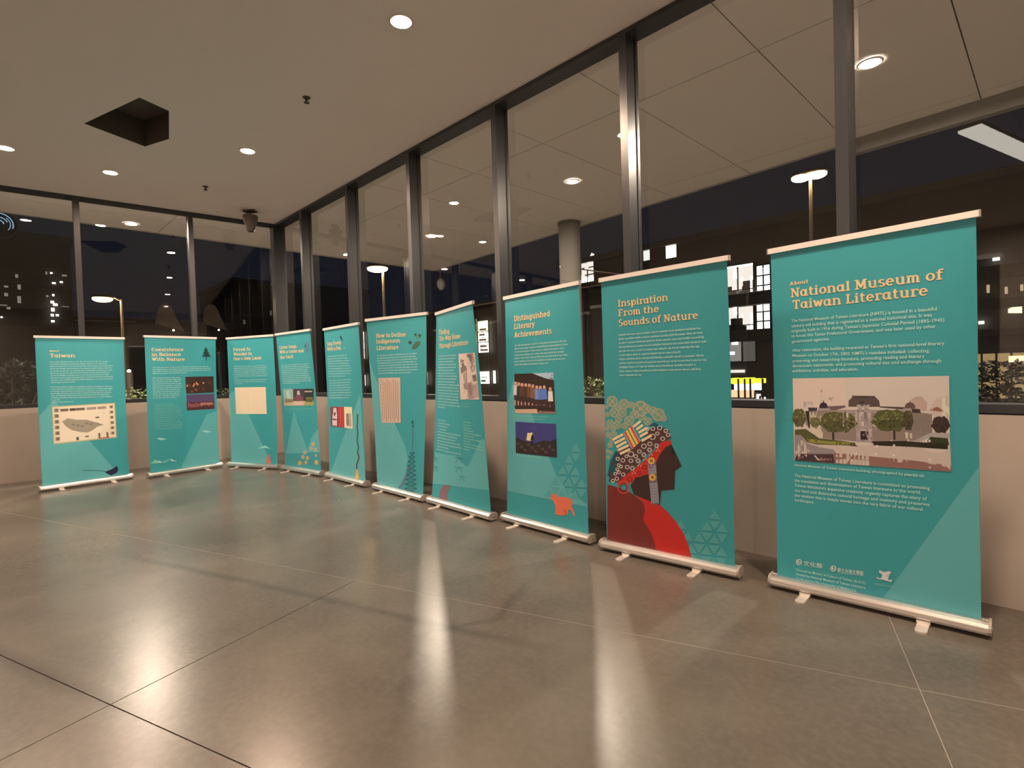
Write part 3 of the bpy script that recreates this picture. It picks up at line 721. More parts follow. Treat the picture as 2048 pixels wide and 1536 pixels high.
B.small_print((691, 862), (706, 864), (692, 880), 5, [.9, 1, .8, .7, .5], h=.007, col=ink(120, 175, 160), name='caption', seed=14)
B.art('vine_motif', strokepx([(715, 828), (714.5, 845), (713.8, 855), (715.5, 868), (714, 880), (716.8, 895), (715, 905)], 2.6, ink(52, 92, 88))+strokepx([(715, 905), (718.2, 915), (715.5, 923), (713.4, 930), (713.8, 938)], 2.6, ink(88, 66, 62)), 2, 'dark twisting stem')
B.art('flame_motif', [([(713.9, 934), (716.3, 945), (717.9, 958), (710.2, 956.5), (712, 945)], ink(240, 165, 70))], 2, 'orange flame')

# ---------------------------------------------------------------- 6: brown manuscript, lattice tower
B = Banner(POSES[5], 'sixth teal banner from the left, with a pinkish brown manuscript page and lattice tower')
B.art('pale_facet', [([(737, 718), (745, 742), (793.8, 855), (810, 892), (815.6, 917.5), (810, 950), (797, 977), (755, 967.5)], LIGHT)], 0)
B.heading([('How to Define', (752.3, 675.8), (811.9, 672.8)), ('Indigenous', (752.6, 687.4), (800.6, 684.9)), ('Literature', (753.3, 700.5), (797.4, 698.3))], .050)
dk = ink(52, 78, 62)
B.art('creature_motif', [oval(831.2, 669.3, 2.6, 3, dk), oval(839.3, 671, 2.8, 3.2, dk), oval(835.5, 674.5, 3, 3.2, ink(92, 135, 105)), oval(820.5, 685, 3.6, 3.6, dk), ([(823, 697), (828, 688), (832, 683), (840, 682), (840, 688), (836, 693), (831, 698)], ink(72, 98, 70))], 2, 'dark green creature')
B.small_print((753.9, 711.8), (835.5, 706.9), (756.5, 747), 8, [.97, .95, .98, .96, 1, .99, .98, .82], seed=15)
q1 = [(756.9, 756), (800.6, 755), (801.6, 845.6), (763.4, 845.6)]
B.art('page_picture', [rect(q1, 0, 0, 1, 1, ink(212, 170, 148))]+[rect(q1, .06+.1*k, .04+.03*(k % 3), .10+.1*k, .96-.05*(k % 2), ink(176, 136, 116)) for k in range(9)], 2, 'pinkish brown manuscript page')
B.small_print((764, 851), (793, 852), (765, 859), 3, [1, .95, .6], h=.007, col=ink(130, 185, 165), name='caption', seed=16)
tw = ink(46, 96, 98); it = [oval(825, 844, 2.6, 3.4, tw), oval(825.5, 852, 2.2, 3, tw)]
for k in range(9):
    y = 905+k*9; w = 5.5+k*.9; xc = 824-k*.3
    it += strokepx([(xc-w, y), (xc+w, y+9)], 1.3, tw)+strokepx([(xc+w, y), (xc-w-.9, y+9)], 1.3, tw)+strokepx([(xc-w, y), (xc+w, y)], .9, tw)
it += strokepx([(825, 856), (824.5, 904)], 2.2, ink(90, 120, 140))
B.art('tower_motif', it, 2, 'lattice tower')
B.art('ribbon_motif', strokepx([(798, 975), (806, 967), (812, 955), (816, 942), (817.5, 930)], 2.2, ink(128, 88, 130)), 2, 'purple ribbon')

# ---------------------------------------------------------------- 7: twisted banner, sepia drawing
B = Banner(POSES[6], 'twisted teal banner with its top turned askew, printed with a tall sepia drawing')
B.art('pale_facet', [([(869, 905), (912, 912), (935, 935), (960, 880), (968, 878), (977.5, 981), (865, 967)], LIGHT)], 0)
B.heading([('Finding', (878.3, 668.9), (899.3, 667.2)), ('The Way Home', (878.3, 682.2), (921.5, 676.5)), ('Through Literature', (878.3, 696.8), (937.4, 689.2))], .050)
B.small_print((876.9, 712.8), (916, 710.5), (875.2, 814), 19, [.9, .88, .78, .93, .88, .8, .82, .92, .9, .8, 1, .93, .97, .94, .96, .93, .98, 1, .35], seed=17)
q1 = [(917.4, 708), (948.6, 705.3), (957.3, 799), (921.4, 799)]
sd = ink(140, 112, 104); it = [rect(q1, 0, 0, 1, 1, ink(228, 188, 170)), G(q1, [(.5, .02), (.9, .0), (1, .35), (.75, .42), (.6, .2)], ink(158, 128, 118)), G(q1, [(.48, .1), (.66, .08), (.68, .3), (.5, .33)], ink(222, 182, 164)),
      oval(0, 0, 0, 0, sd, 3)][:3]
it += [G(q1, [(.12, .12), (.32, .14), (.3, .2), (.1, .19)], sd), G(q1, [(.08, .30), (.42, .26), (.5, .36), (.1, .44)], sd), G(q1, [(.22, .44), (.48, .38), (.44, .64), (.28, .66)], ink(168, 136, 124)), G(q1, [(.2, .66), (.7, .62), (.78, .98), (.3, 1)], ink(172, 138, 128)),
       G(q1, [(.74, .48), (.95, .46), (.98, .6), (.78, .62)], sd), G(q1, [(.22, .78), (.4, .78), (.44, .98), (.26, .98)], ink(232, 196, 178)), G(q1, [(.72, .7), (.98, .64), (1, .95), (.8, .97)], ink(198, 152, 140))]
it += [G(q1, [(.56, .05), (.62, .02), (.78, .04), (.82, .12), (.74, .22), (.70, .12), (.62, .10)], ink(120, 96, 90)), G(q1, [(.14, .22), (.3, .2), (.36, .28), (.2, .3)], ink(120, 98, 92)),
       G(q1, [(.34, .40), (.40, .39), (.36, .62), (.31, .62)], ink(206, 166, 150)), G(q1, [(.78, .50), (.93, .49), (.93, .52), (.79, .53)], ink(96, 78, 76)), G(q1, [(.5, .68), (.62, .66), (.66, .9), (.55, .92)], ink(146, 116, 108))]
it += [rect(q1, .25+.06*k, .66+.03*(k % 4), .27+.06*k, .74+.03*(k % 3), ink(132, 104, 98)) for k in range(11)]
B.art('drawing_picture', it, 2, 'sepia pencil drawing of figures')
B.small_print((921.5, 808), (945, 808.5), (922, 813), 2, [1, .7], h=.007, col=ink(135, 185, 165), name='caption', seed=18)
B.small_print((875.2, 839.8), (921, 847), (872.9, 898), 11, [.38, .58, .45, .4, .98, .85, .8, .98, 1, .5, 1], seed=19)
B.small_print((926.8, 844), (962, 850), (928, 898), 11, [.45, .45, .5, .55, .95, .6, .97, .4, .98, 1, .3], seed=20, col=ink(160, 205, 180))
lt = ink(66, 128, 124); it = []
for x, y, k in ((918, 915, 9), (918, 934, 9), (924, 952, 7), (871, 915, 6), (871, 933, 5)):
    it += strokepx([(x-k, y), (x+k, y+2)], 1.2, lt)+strokepx([(x-k*.7, y+10), (x, y), (x+k*.7, y+11)], 1.2, lt)
B.art('figure_motif', it, 1)
B.art('seated_motif', [([(878, 997), (880, 982), (884, 973), (891, 969), (901, 971), (899, 977), (895, 985), (895, 1001)], ink(138, 100, 104))], 2, 'brown seated figure')

# ---------------------------------------------------------------- triangle lattice used on two banners
def lattice(B, apex, left, right, rows, xmax, skew=0.0):
    out = []
    lc = ink(92, 160, 154)
    for r in range(rows):
        for k in range(r+1):
            def P(i, j): return (apex[0]+left[0]*i+(right[0]-left[0])*j, apex[1]+left[1]*i+(right[1]-left[1])*j)
            a, b, c = P(r, k), P(r+1, k), P(r+1, k+1)
            cx, cy = (a[0]+b[0]+c[0])/3, (a[1]+b[1]+c[1])/3
            tri = [(cx+(p[0]-cx)*.76, cy+(p[1]-cy)*.76) for p in (a, b, c)]
            if max(p[0] for p in tri) < xmax: out.append((tri, lc))
            if k < r:
                d = P(r, k+1); cx, cy = (a[0]+d[0]+c[0])/3, (a[1]+d[1]+c[1])/3
                tri = [(cx+(p[0]-cx)*.76, cy+(p[1]-cy)*.76) for p in (a, d, c)]
                if max(p[0] for p in tri) < xmax: out.append((tri, lc))
    B.art('triangle_lattice', out, .5)

# ---------------------------------------------------------------- 8: group photograph, orange deer
B = Banner(POSES[7], 'teal banner with a group photograph, a blue sky photograph and an orange deer')
B.art('pale_facet', [([(1011.5, 812), (1027, 760), (1060, 820), (1098, 915), (1113, 952), (1130, 975), (1172, 1008), (1175, 1014), (1014, 982)], LIGHT)], 0)
B.heading([('Distinguished', (1028.1, 642.9), (1101.1, 632.1)), ('Literary', (1028.1, 658.7), (1070.1, 653.3)), ('Achievements', (1028.8, 675.2), (1103.9, 667.2))], .050)
B.small_print((1029, 691.7), (1136.6, 681.5), (1029, 729.8), 7, [.97, 1, .93, .92, .98, .95, .65], seed=21, h=.0115)
q1 = [(1028.8, 747.7), (1107.4, 745), (1110.7, 827.4), (1030.4, 826.3)]
it = [rect(q1, 0, 0, 1, 1, ink(58, 40, 34)), G(q1, [(.45, 0), (1, 0), (1, .18), (.8, .14), (.62, .07)], ink(176, 186, 196)), G(q1, [(0, .9), (.55, .89), (.6, 1), (0, 1)], ink(216, 168, 136)), G(q1, [(.6, .93), (1, .95), (1, 1), (.6, 1)], ink(150, 112, 92))]
pe = [(.03, .22, (225, 205, 195)), (.11, .24, (70, 56, 60)), (.19, .26, (96, 66, 52)), (.28, .27, (84, 52, 42)), (.37, .28, (120, 74, 52)), (.46, .30, (140, 92, 72)), (.56, .33, (120, 140, 190)), (.65, .34, (100, 120, 180)), (.75, .33, (98, 120, 190)), (.90, .38, (232, 222, 214))]
for x, y, c in pe:
    c = ink(*c); s_ = ink(222, 158, 128)
    it += [G(q1, [(x-.03, y-.02), (x+.03, y-.02), (x+.035, y+.06), (x-.035, y+.06)], s_), G(q1, [(x-.055, y+.07), (x+.055, y+.07), (x+.065, y+.32), (x-.065, y+.32)], c),
           G(q1, [(x-.05, y+.32), (x+.05, y+.32), (x+.045, .85), (x-.04, .86)], ink(70, 46, 44)), G(q1, [(x-.04, y+.45), (x-.01, y+.45), (x-.012, .8), (x-.038, .8)], s_)]
B.art('photograph', it, 2, 'photograph of a standing group of people')
B.small_print((1030, 832), (1096, 834), (1030, 837), 2, [1, .9], h=.007, col=ink(150, 200, 185), name='caption', seed=22)
q1 = [(1030.4, 843.3), (1111.8, 847.8), (1113.6, 914.8), (1031.5, 906)]
it = [rect(q1, 0, 0, 1, 1, ink(70, 64, 118)), G(q1, [(0, .50), (.15, .56), (.3, .62), (.5, .62), (.7, .52), (.85, .54), (1, .44), (1, 1), (0, 1)], ink(54, 42, 40)),
      G(q1, [(.30, .33), (.43, .31), (.40, .58), (.27, .56)], ink(238, 202, 140)), G(q1, [(.41, .36), (.46, .44), (.42, .66), (.36, .62)], ink(30, 26, 32))]
it += [rect(q1, .03+.085*k, .66+.09*(k % 3), .10+.085*k, .73+.09*(k % 3), ink(92, 74, 60)) for k in range(11)]
B.art('photograph', it, 2, 'photograph of dark hills under a violet sky')
B.small_print((1033, 910.5), (1082, 915), (1033, 913), 1, [1], h=.008, col=ink(160, 205, 190), name='caption', seed=23)
lattice(B, (1151.7, 882), (-13.3, 22.5), (12.3, 24.5), 5, 1173)
dr = zm([(410,1205),(430,1165),(460,1160),(470,1195),(520,1190),(590,1205),(610,1240),(605,1285),(625,1320),(634,1365),(622,1365),(600,1312),(575,1305),(567,1357),(556,1355),(558,1302),(510,1300),(507,1361),(496,1360),(490,1302),(475,1297),(467,1352),(456,1348),(458,1280),(445,1240),(430,1220)], 1010, 730, 4.518)
B.art('deer_motif', [(dr, ink(238, 112, 80))], 2, 'orange deer')

# ---------------------------------------------------------------- 9: woman in profile
B = Banner(POSES[8], 'teal banner with a dark profile of a woman in a red cape and beaded headdress', feet=(-.29, .25))
B.heading([('Inspiration', (1235.6, 614.2), (1336.9, 601.3)), ('From the', (1236.3, 633), (1318.8, 624)), ('Sounds of Nature', (1236.8, 652.9), (1397.3, 637.2))], .050)
B.small_print((1237.4, 670.5), (1412, 655.7), (1239.3, 751), 11, [.94, .97, .97, 1, .94, .73, .97, .99, .88, .94, .26], seed=24, h=.0105)
def z6(p): return zm(p, 1170, 760, 3.657)
def z2(p): return zm(p, 1200, 780, 6.68)
it = []; fc, fk = ink(120, 152, 132), ink(176, 164, 132)
for x, y, r in ((160, 155, 78), (320, 190, 70), (540, 250, 105), (780, 330, 88), (390, 410, 68), (190, 300, 66), (300, 300, 60), (130, 450, 56), (225, 470, 56), (640, 420, 56), (110, 600, 44), (190, 590, 40), (130, 740, 40), (100, 900, 30), (460, 330, 60), (620, 250, 60), (90, 330, 34), (250, 380, 50), (710, 280, 60), (850, 380, 44), (420, 200, 46), (330, 480, 46), (170, 520, 40), (90, 520, 30), (150, 670, 36), (95, 820, 28), (140, 840, 30), (560, 360, 50), (240, 220, 44), (80, 230, 26)):
    X, Y = z2([(x, y)])[0]; r /= 6.68
    if X-r < 1205: r = max(3, X-1205.5)
    it.append(oval(X, Y, r*1.05, r*1.05, fc, 12))
    it += ringpx(X, Y, r, r*.22, fk, 10)
    for k in range(8):
        a = 2*math.pi*k/8; it.append(oval(X+r*.55*math.cos(a), Y+r*.55*math.sin(a), r*.17, r*.17, fk if k % 2 else fc, 6))
    it.append(oval(X, Y, r*.26, r*.26, ink(190, 165, 120), 8))
    B.art('flower_rosette', it, 0, 'tan flower rosette'); it = []
red, dred, brown = ink(208, 46, 40), ink(126, 46, 42), ink(66, 44, 40)
it = [(z6([(160, 765), (250, 790), (345, 830), (430, 900), (440, 960), (425, 1020), (490, 1130), (520, 1230), (545, 1262), (163, 1186)]), dred),
      (z6([(360, 835), (480, 885), (545, 912), (600, 960), (660, 1030), (720, 1120), (760, 1220), (785, 1315), (545, 1262), (520, 1230), (490, 1130), (425, 1020), (440, 960), (430, 900)]), red),
      (z6([(625, 455), (635, 540), (707, 630), (660, 665), (655, 800), (560, 808), (550, 915), (480, 888), (360, 838), (335, 780), (345, 740), (380, 700), (460, 690), (520, 570), (560, 500)]), brown)]
B.art('figure_profile', it, 1.5, 'dark profile of a woman in a red cape')
it = [(z6([(625, 438), (634, 470), (590, 490), (545, 550), (525, 600), (465, 690), (385, 705), (335, 745), (235, 770), (250, 720), (350, 660), (470, 560), (560, 455)]), red),
      (z6([(170, 745), (185, 640), (240, 520), (420, 440), (480, 350), (560, 340), (615, 370), (632, 425), (560, 455), (440, 560), (340, 665), (245, 745)]), ink(92, 56, 54)),
      (z6([(160, 705), (180, 600), (222, 520), (262, 540), (230, 620), (205, 700)]), ink(34, 80, 88)), (z6([(470, 330), (510, 310), (545, 330), (560, 350), (500, 352)]), ink(36, 86, 96))]
B.art('headdress', it, 2, 'red and brown headdress')
it = []
rd = ink(243, 206, 158)
for a, b_ in (((165, 668), (310, 592)), ((190, 714), (335, 640)), ((218, 762), (352, 690)), ((238, 806), (385, 738)), ((266, 852), (405, 790)), ((446, 492), (545, 415)), ((486, 530), (575, 466)), ((516, 572), (632, 505)), ((535, 620), (640, 562)), ((558, 680), (692, 602))):
    it += strokepx(z2([a, b_]), 5.2, rd)
st = [ink(176, 150, 156), ink(206, 72, 58), ink(240, 160, 90), ink(240, 205, 110), ink(110, 112, 48), ink(240, 205, 110), ink(240, 150, 80), ink(205, 66, 56), ink(180, 150, 158)]
A0, A1, C0, C1 = (312, 575), (430, 470), (428, 795), (548, 682)
for k, c in enumerate(st):
    f0, f1 = k/len(st), (k+1)/len(st)
    L_ = lambda a, b, t: (a[0]+(b[0]-a[0])*t, a[1]+(b[1]-a[1])*t)
    it.append((z2([L_(A0, A1, f0), L_(A0, A1, f1), L_(C0, C1, f1), L_(C0, C1, f0)]), c))
B.art('striped_band', it, 3, 'cream rods bound by a striped band')
it = []; wh, gy = ink(236, 220, 212), ink(196, 176, 170)
for x, y, r in ((705, 625, 44), (415, 858, 44), (590, 750, 38), (670, 720, 34), (530, 820, 30), (480, 885, 30), (415, 945, 32), (365, 1030, 32), (305, 940, 32), (235, 920, 28), (250, 1005, 26), (280, 1025, 26), (230, 1060, 26), (200, 1120, 26), (250, 1100, 26), (310, 1130, 30), (222, 1185, 30), (168, 1215, 28), (640, 520, 26), (710, 515, 32), (800, 505, 34), (880, 545, 30), (912, 600, 30), (840, 650, 32), (770, 580, 28), (355, 885, 26)):
    X, Y = z2([(x, y)])[0]; it += ringpx(X, Y, r/6.68, 1.5, wh, 9, .9)
for x, y in ((760, 745), (665, 800), (590, 865), (512, 945), (435, 1045)):
    X, Y = z2([(x, y)])[0]
    for k in range(6):
        a = 2*math.pi*k/6; it.append(oval(X+3.6*math.cos(a), Y+3.6*math.sin(a), 1.9, 1.9, gy, 6))
    it += [oval(X+dx, Y+dy, 1.3, 1.3, ink(240, 170, 150), 6) for dx, dy in ((3, 7), (5.5, 10), (0, 10))]
B.art('bead_rings', it, 3, 'rows of white bead rings')
it = []; X0 = z2([(632, 930), (748, 925), (797, 1520), (690, 1530)])
it.append((X0, ink(120, 104, 112)))
for k in range(13):
    y0 = .16+.065*k
    if abs(k-4) > 1:
        for j in range(3):
            c = grid(X0, .18+.32*j, y0); it += ringpx(c[0], c[1], 2.6, .9, ink(196, 184, 192), 7)
for x, y in ((690, 945), (705, 1165)):
    X, Y = z2([(x, y)])[0]
    for k in range(8):
        a = 2*math.pi*k/8; it.append(oval(X+5.2*math.cos(a), Y+5.2*math.sin(a), 2.4, 2.4, ink(240, 175, 85), 6))
    it.append(oval(X, Y, 3, 3, ink(170, 96, 40), 8))
B.art('bead_strap', it, 3, 'beaded strap with two orange flowers')
it = []
for x, y, r in ((315, 1300, 88), (600, 1030, 55), (400, 1190, 60), (530, 1110, 50)):
    X, Y = z2([(x, y)])[0]; r /= 6.68
    B.art('red_rosette', ringpx(X, Y, r, r*.16, ink(222, 72, 62), 12)+ringpx(X, Y, r*.62, r*.18, ink(150, 40, 38), 10), 3, 'red rosette')
lattice(B, z6([(950, 938)])[0], (-15.5, 22.5), (14.5, 25.5), 5, 1466)
lattice(B, z6([(700, 1010)])[0], (-14, 22), (14, 24), 2, 1400)

# ---------------------------------------------------------------- 10: museum
B = Banner(POSES[9], 'nearest, rightmost teal banner, with a wide photograph of a domed museum building', feet=(-.315, .255))
B.art('pale_facet', [([(1957.5, 934), (1962.4, 1240.5), (1766, 1196)], LIGHT)], 0)
def zA(p): return zm([p], 1560, 520, 5.689)[0]
def zB(p): return zm([p], 1560, 920, 5.689)[0]
def zC(p): return zm([p], 1570, 1100, 8.533)[0]
B.heading([('About', zA((110, 292)), zA((325, 262)), .022), ('National Museum of', zA((120, 428)), zA((1858, 220))), ('Taiwan Literature', zA((140, 563)), zA((1690, 402)))], .054)
L10 = [('The National Museum of Taiwan Literature (NMTL) is housed in a beautiful', (130, 708), (1785, 572)), ('century-old building that is registered as a national historical site. It was', (130, 768), (1730, 642)),
       ("originally built in 1916 during Taiwan's Japanese Colonial Period (1895-1945)", (130, 825), (1870, 700)), ('to house the Tainan Prefectural Government, and was later used by other', (130, 882), (1775, 772)),
       ('government agencies.', (135, 945), (565, 912)), ("After restoration, the building reopened as Taiwan's first national-level literary", (140, 1045), (1870, 965)),
       ("Museum on October 17th, 2003. NMTL's mandate included: collecting,", (140, 1105), (1705, 1050)), ('preserving, and researching literature, promoting reading and literary', (140, 1165), (1645, 1112)),
       ('democratic nationwide, and promoting cultural ties and exchange through', (140, 1222), (1835, 1165)), ('exhibitions, activities, and education.', (140, 1278), (890, 1258))]
B.sans([(a, zA(b), zA(c)) for a, b, c in L10], .026)
L10 = [('The National Museum of Taiwan Literature is committed to promoting', (165, 192), (1705, 340)), ('the translation and dissemination of Taiwan literature to the world.', (165, 248), (1605, 388)),
       ("Taiwan literature's expansive creativity urgently captures the story of", (165, 303), (1670, 460)), ('our land and distinctive cultural heritage and memory and preserves', (165, 360), (1705, 527)),
       ('the wisdom that is deeply woven into the very fabric of our cultural', (165, 415), (1620, 580)), ('landscapes.', (165, 470), (390, 494))]
B.sans([(a, zB(b), zB(c)) for a, b, c in L10], .026)
B.sans([('National Museum of Taiwan Literature building, photographed by', zB((160, 68)), zB((1400, 172)))], .021, name='caption')
B.small_print(zB((1415, 166)), zB((1625, 184)), zB((1415, 166)), 1, [1], h=.011, name='caption', seed=30)
B.sans([('Directed by Ministry of Culture of Taiwan, (R.O.C)', zC((190, 352)), zC((1370, 582))), ('Hosted by National Museum of Taiwan Literature', zC((190, 426)), zC((1380, 664))), ('Co-hosted by The University of Melbourne', zC((190, 500)), zC((1215, 712)))], .021, name='credits')
for cxy, txt, a, b_ in (((238, 205), '\u6587\u5316\u90e8', (312, 250), (640, 303)), ((825, 315), '\u570b\u7acb\u53f0\u7063\u6587\u5b78\u9928', (895, 372), (1338, 432))):
    X, Y = zC(cxy)
    B.art('logo_mark', ringpx(X, Y, 6, 1.7, ink(225, 232, 215), 14)+[([(X-3.6, Y-1), (X-.5, Y-3.6), (X+.8, Y), (X-1.5, Y+2.5)], ink(225, 232, 215)), ([(X+.4, Y+3.6), (X+1.8, Y-.5), (X+3.8, Y+.8)], ink(225, 232, 215))], 2)
    B.sans([(txt, zC(a), zC(b_))], .030, ink(215, 228, 212), name='logo_lettering')
    B.small_print(zC((a[0]+20, a[1]+22)), zC((b_[0], b_[1]+10)), zC((a[0]+20, a[1]+22)), 1, [1], h=.004, col=ink(140, 185, 165), name='logo_lettering', seed=31)
cr = ink(218, 205, 196)
def zz(pts): return [zC(p) for p in pts]
B.art('crest_emblem', [(zz([(1610, 340), (1660, 365), (1700, 375), (1770, 360), (1810, 375), (1800, 400), (1745, 415), (1720, 440), (1760, 490), (1780, 520), (1640, 490), (1660, 430), (1650, 410), (1605, 385)]), cr),
      (zz([(1560, 455), (1600, 475), (1700, 490), (1790, 510), (1830, 500), (1815, 545), (1700, 515), (1565, 485)]), cr)], 2, 'pale crest')
B.sans([('MELBOURNE', zC((1530, 590)), zC((1880, 655)))], .014, ink(130, 180, 165), name='crest_lettering')
# photograph of the museum building
q = [(1585.4, 757), (1898, 751.6), (1900.7, 943.4), (1588, 921)]
def N(x, y):                                                         # zoomed crop coordinates -> picture coordinates
    t = (x-97)/1828; top = 100-32*t; bot = 1060+130*t
    return (t, (y-top)/(bot-top))
def P_(pts, c): return G(q, [N(*p) for p in pts], ink(*c))
it = [rect(q, 0, 0, 1, 1, ink(214, 188, 172)), rect(q, .0, 0, .35, .38, ink(222, 188, 170)),
      P_([(220, 375), (325, 375), (330, 440), (220, 440)], (176, 160, 160)), P_([(1475, 350), (1540, 345), (1545, 310), (1600, 310), (1605, 360), (1665, 380), (1660, 480), (1475, 480)], (196, 160, 146)),
      P_([(1690, 470), (1770, 330), (1920, 300), (1925, 560), (1690, 520)], (206, 176, 160)), P_([(1840, 330), (1925, 310), (1925, 540), (1835, 530)], (226, 202, 178)), P_([(1680, 470), (1780, 430), (1850, 470), (1850, 490)], (150, 96, 76)),
      # roofs
      P_([(270, 440), (380, 440), (370, 490), (280, 485)], (66, 56, 66)), P_([(500, 425), (740, 415), (740, 430), (560, 480), (520, 480)], (112, 88, 86)), P_([(1110, 425), (1410, 435), (1400, 465), (1110, 440)], (84, 68, 68)),
      # long facade
      P_([(240, 485), (540, 470), (850, 465), (1400, 470), (1720, 515), (1720, 740), (1500, 830), (850, 840), (440, 800), (240, 640)], (148, 122, 112)),
      P_([(280, 490), (420, 490), (430, 790), (290, 660)], (206, 180, 150)), P_([(1490, 520), (1715, 520), (1715, 730), (1500, 800)], (140, 118, 108)),
      P_([(540, 480), (850, 470), (850, 500), (540, 510)], (170, 144, 136)), P_([(1010, 470), (1400, 475), (1400, 500), (1010, 500)], (168, 142, 134)),
      # central roof and pavilion
      P_([(735, 430), (745, 360), (790, 320), (800, 300), (1050, 305), (1060, 325), (1105, 360), (1115, 432)], (92, 72, 68)), P_([(785, 302), (1055, 305), (1055, 325), (790, 322)], (58, 46, 46)),
      P_([(870, 400), (875, 365), (920, 345), (965, 365), (970, 400)], (60, 48, 48)), P_([(890, 398), (895, 375), (920, 362), (945, 375), (950, 398)], (160, 140, 134)),
      P_([(830, 840), (830, 470), (915, 415), (1010, 470), (1020, 850)], (168, 144, 136)), P_([(845, 405), (990, 405), (1000, 440), (840, 440)], (182, 158, 150)), P_([(865, 500), (890, 500), (890, 650), (865, 650)], (196, 172, 164)), P_([(975, 500), (1000, 500), (1000, 655), (975, 655)], (196, 172, 164)), P_([(825, 500), (850, 500), (845, 640), (820, 640)], (200, 178, 170)),
      P_([(900, 490), (960, 490), (960, 640), (900, 640)], (128, 108, 104)), P_([(835, 690), (1020, 690), (1020, 715), (835, 715)], (190, 166, 156)), P_([(880, 715), (972, 715), (972, 815), (882, 815)], (46, 34, 32)),
      P_([(845, 715), (875, 715), (870, 850), (840, 850)], (186, 160, 152)), P_([(980, 715), (1012, 715), (1025, 860), (980, 860)], (186, 160, 152))]
# corner domes
for cx, cy, r, c in ((453, 420, 50, (58, 44, 50)), (1465, 420, 62, (108, 76, 70))):
    it += [P_([(cx-r, cy+28), (cx-r*.95, cy-5), (cx-r*.6, cy-32), (cx, cy-44), (cx+r*.6, cy-32), (cx+r*.95, cy-5), (cx+r, cy+28)], c), P_([(cx-r*1.3, cy+28), (cx+r*1.5, cy+28), (cx+r*1.6, cy+55), (cx-r*1.4, cy+55)], (172, 148, 142)), P_([(cx-6, cy-60), (cx+4, cy-60), (cx+4, cy-40), (cx-6, cy-40)], c)]
it += [P_([(1480, 450), (1580, 460), (1590, 505), (1490, 500)], (66, 52, 52))]
rn = random.Random(11)
def tree(cx, cy, rx, ry, c, nleaf, trunk):
    out = [P_([(cx+rx*math.cos(a)*(1+.07*math.sin(7*a)+.05*math.sin(13*a)), cy+ry*math.sin(a)*(1+.08*math.cos(6*a)+.05*math.cos(11*a))) for a in [2*math.pi*k/44 for k in range(44)]], c)]
    if trunk: out.insert(0, P_([(cx+trunk-12, cy), (cx+trunk+12, cy), (cx+trunk+14, cy+ry*1.75), (cx+trunk-10, cy+ry*1.75)], (54, 44, 36)))
    for k in range(nleaf):
        a, r = rn.random()*6.28, math.sqrt(rn.random())*.85; x, y = cx+rx*r*math.cos(a), cy+ry*r*math.sin(a); d = 1+.38*rn.uniform(-1, 1)
        up = 1.25 if y < cy else .75
        out.append(P_([(x-15, y), (x, y-10), (x+16, y-2), (x+3, y+11)], tuple(int(min(250, v*d*up)) for v in c)))
    return out
it += tree(620, 610, 215, 125, (92, 84, 50), 110, -60)+tree(1235, 590, 215, 130, (88, 84, 48), 110, 40)+tree(165, 560, 80, 110, (96, 88, 52), 16, 0)+tree(350, 610, 60, 60, (112, 104, 66), 8, 0)+tree(1440, 590, 60, 120, (80, 68, 46), 12, 0)+tree(1820, 640, 105, 100, (66, 46, 44), 14, 0)
it += [P_([(240, 480), (285, 480), (290, 680), (275, 680)], (52, 42, 40)), P_([(110, 700), (240, 690), (400, 800), (560, 815), (820, 850), (820, 885), (300, 870), (110, 770)], (88, 82, 46)), P_([(1030, 850), (1600, 845), (1640, 900), (1030, 885)], (58, 50, 34)),
       P_([(250, 800), (450, 830), (780, 850), (700, 880), (280, 850)], (150, 136, 66)), P_([(1000, 835), (1400, 830), (1640, 850), (1900, 840), (1900, 930), (1500, 900), (1050, 880)], (46, 40, 30)),
       P_([(1500, 830), (1700, 735), (1925, 740), (1925, 800), (1720, 770), (1560, 840)], (176, 160, 150)), P_([(1700, 780), (1900, 800), (1915, 880), (1640, 850)], (58, 60, 34)),
       P_([(1400, 730), (1440, 730), (1435, 810), (1410, 800)], (216, 190, 160)), P_([(1455, 740), (1485, 740), (1485, 800), (1460, 800)], (212, 186, 158)), P_([(290, 650), (440, 730), (440, 790), (380, 790), (290, 690)], (214, 188, 156)),
       # street and plaza
       P_([(105, 760), (180, 760), (260, 850), (460, 890), (1000, 880), (1600, 910), (1700, 970), (1830, 980), (1930, 900), (1935, 1190), (105, 1060)], (206, 176, 160)),
       P_([(105, 760), (180, 760), (260, 860), (430, 910), (560, 930), (600, 980), (105, 990)], (150, 132, 130)), P_([(105, 985), (560, 990), (640, 975), (1100, 1020), (1500, 1060), (1940, 1120), (1935, 1190), (105, 1060)], (150, 102, 92)),
       P_([(105, 985), (560, 990), (580, 1090), (105, 1060)], (72, 52, 56)), P_([(330, 1000), (350, 1000), (400, 1060), (380, 1058)], (222, 196, 184)), P_([(750, 860), (810, 860), (850, 895), (760, 890)], (100, 72, 66))]
it += [P_([(x, y), (x+22, y), (x+24, y+28), (x-4, y+28)], (226, 204, 190)) for x, y in ((640, 960), (815, 965), (1045, 970), (1255, 985), (1675, 1035), (1260, 870), (1060, 880), (1640, 820), (1675, 815))]
B.art('photograph', it, 2, 'wide photograph of a domed museum building among trees')
# ================================================================== OUTSIDE THE GLASS
GZ = -.12
M_ASPH = mat('night_paving', (.16, .15, .135), .8, noise=(1.5, .15))
ground = MB().box((-75, -45, GZ-.3), (40, 70, GZ))
tag(obj('ground', ground, M_ASPH), 'dark paving outside the hall', kind='structure')

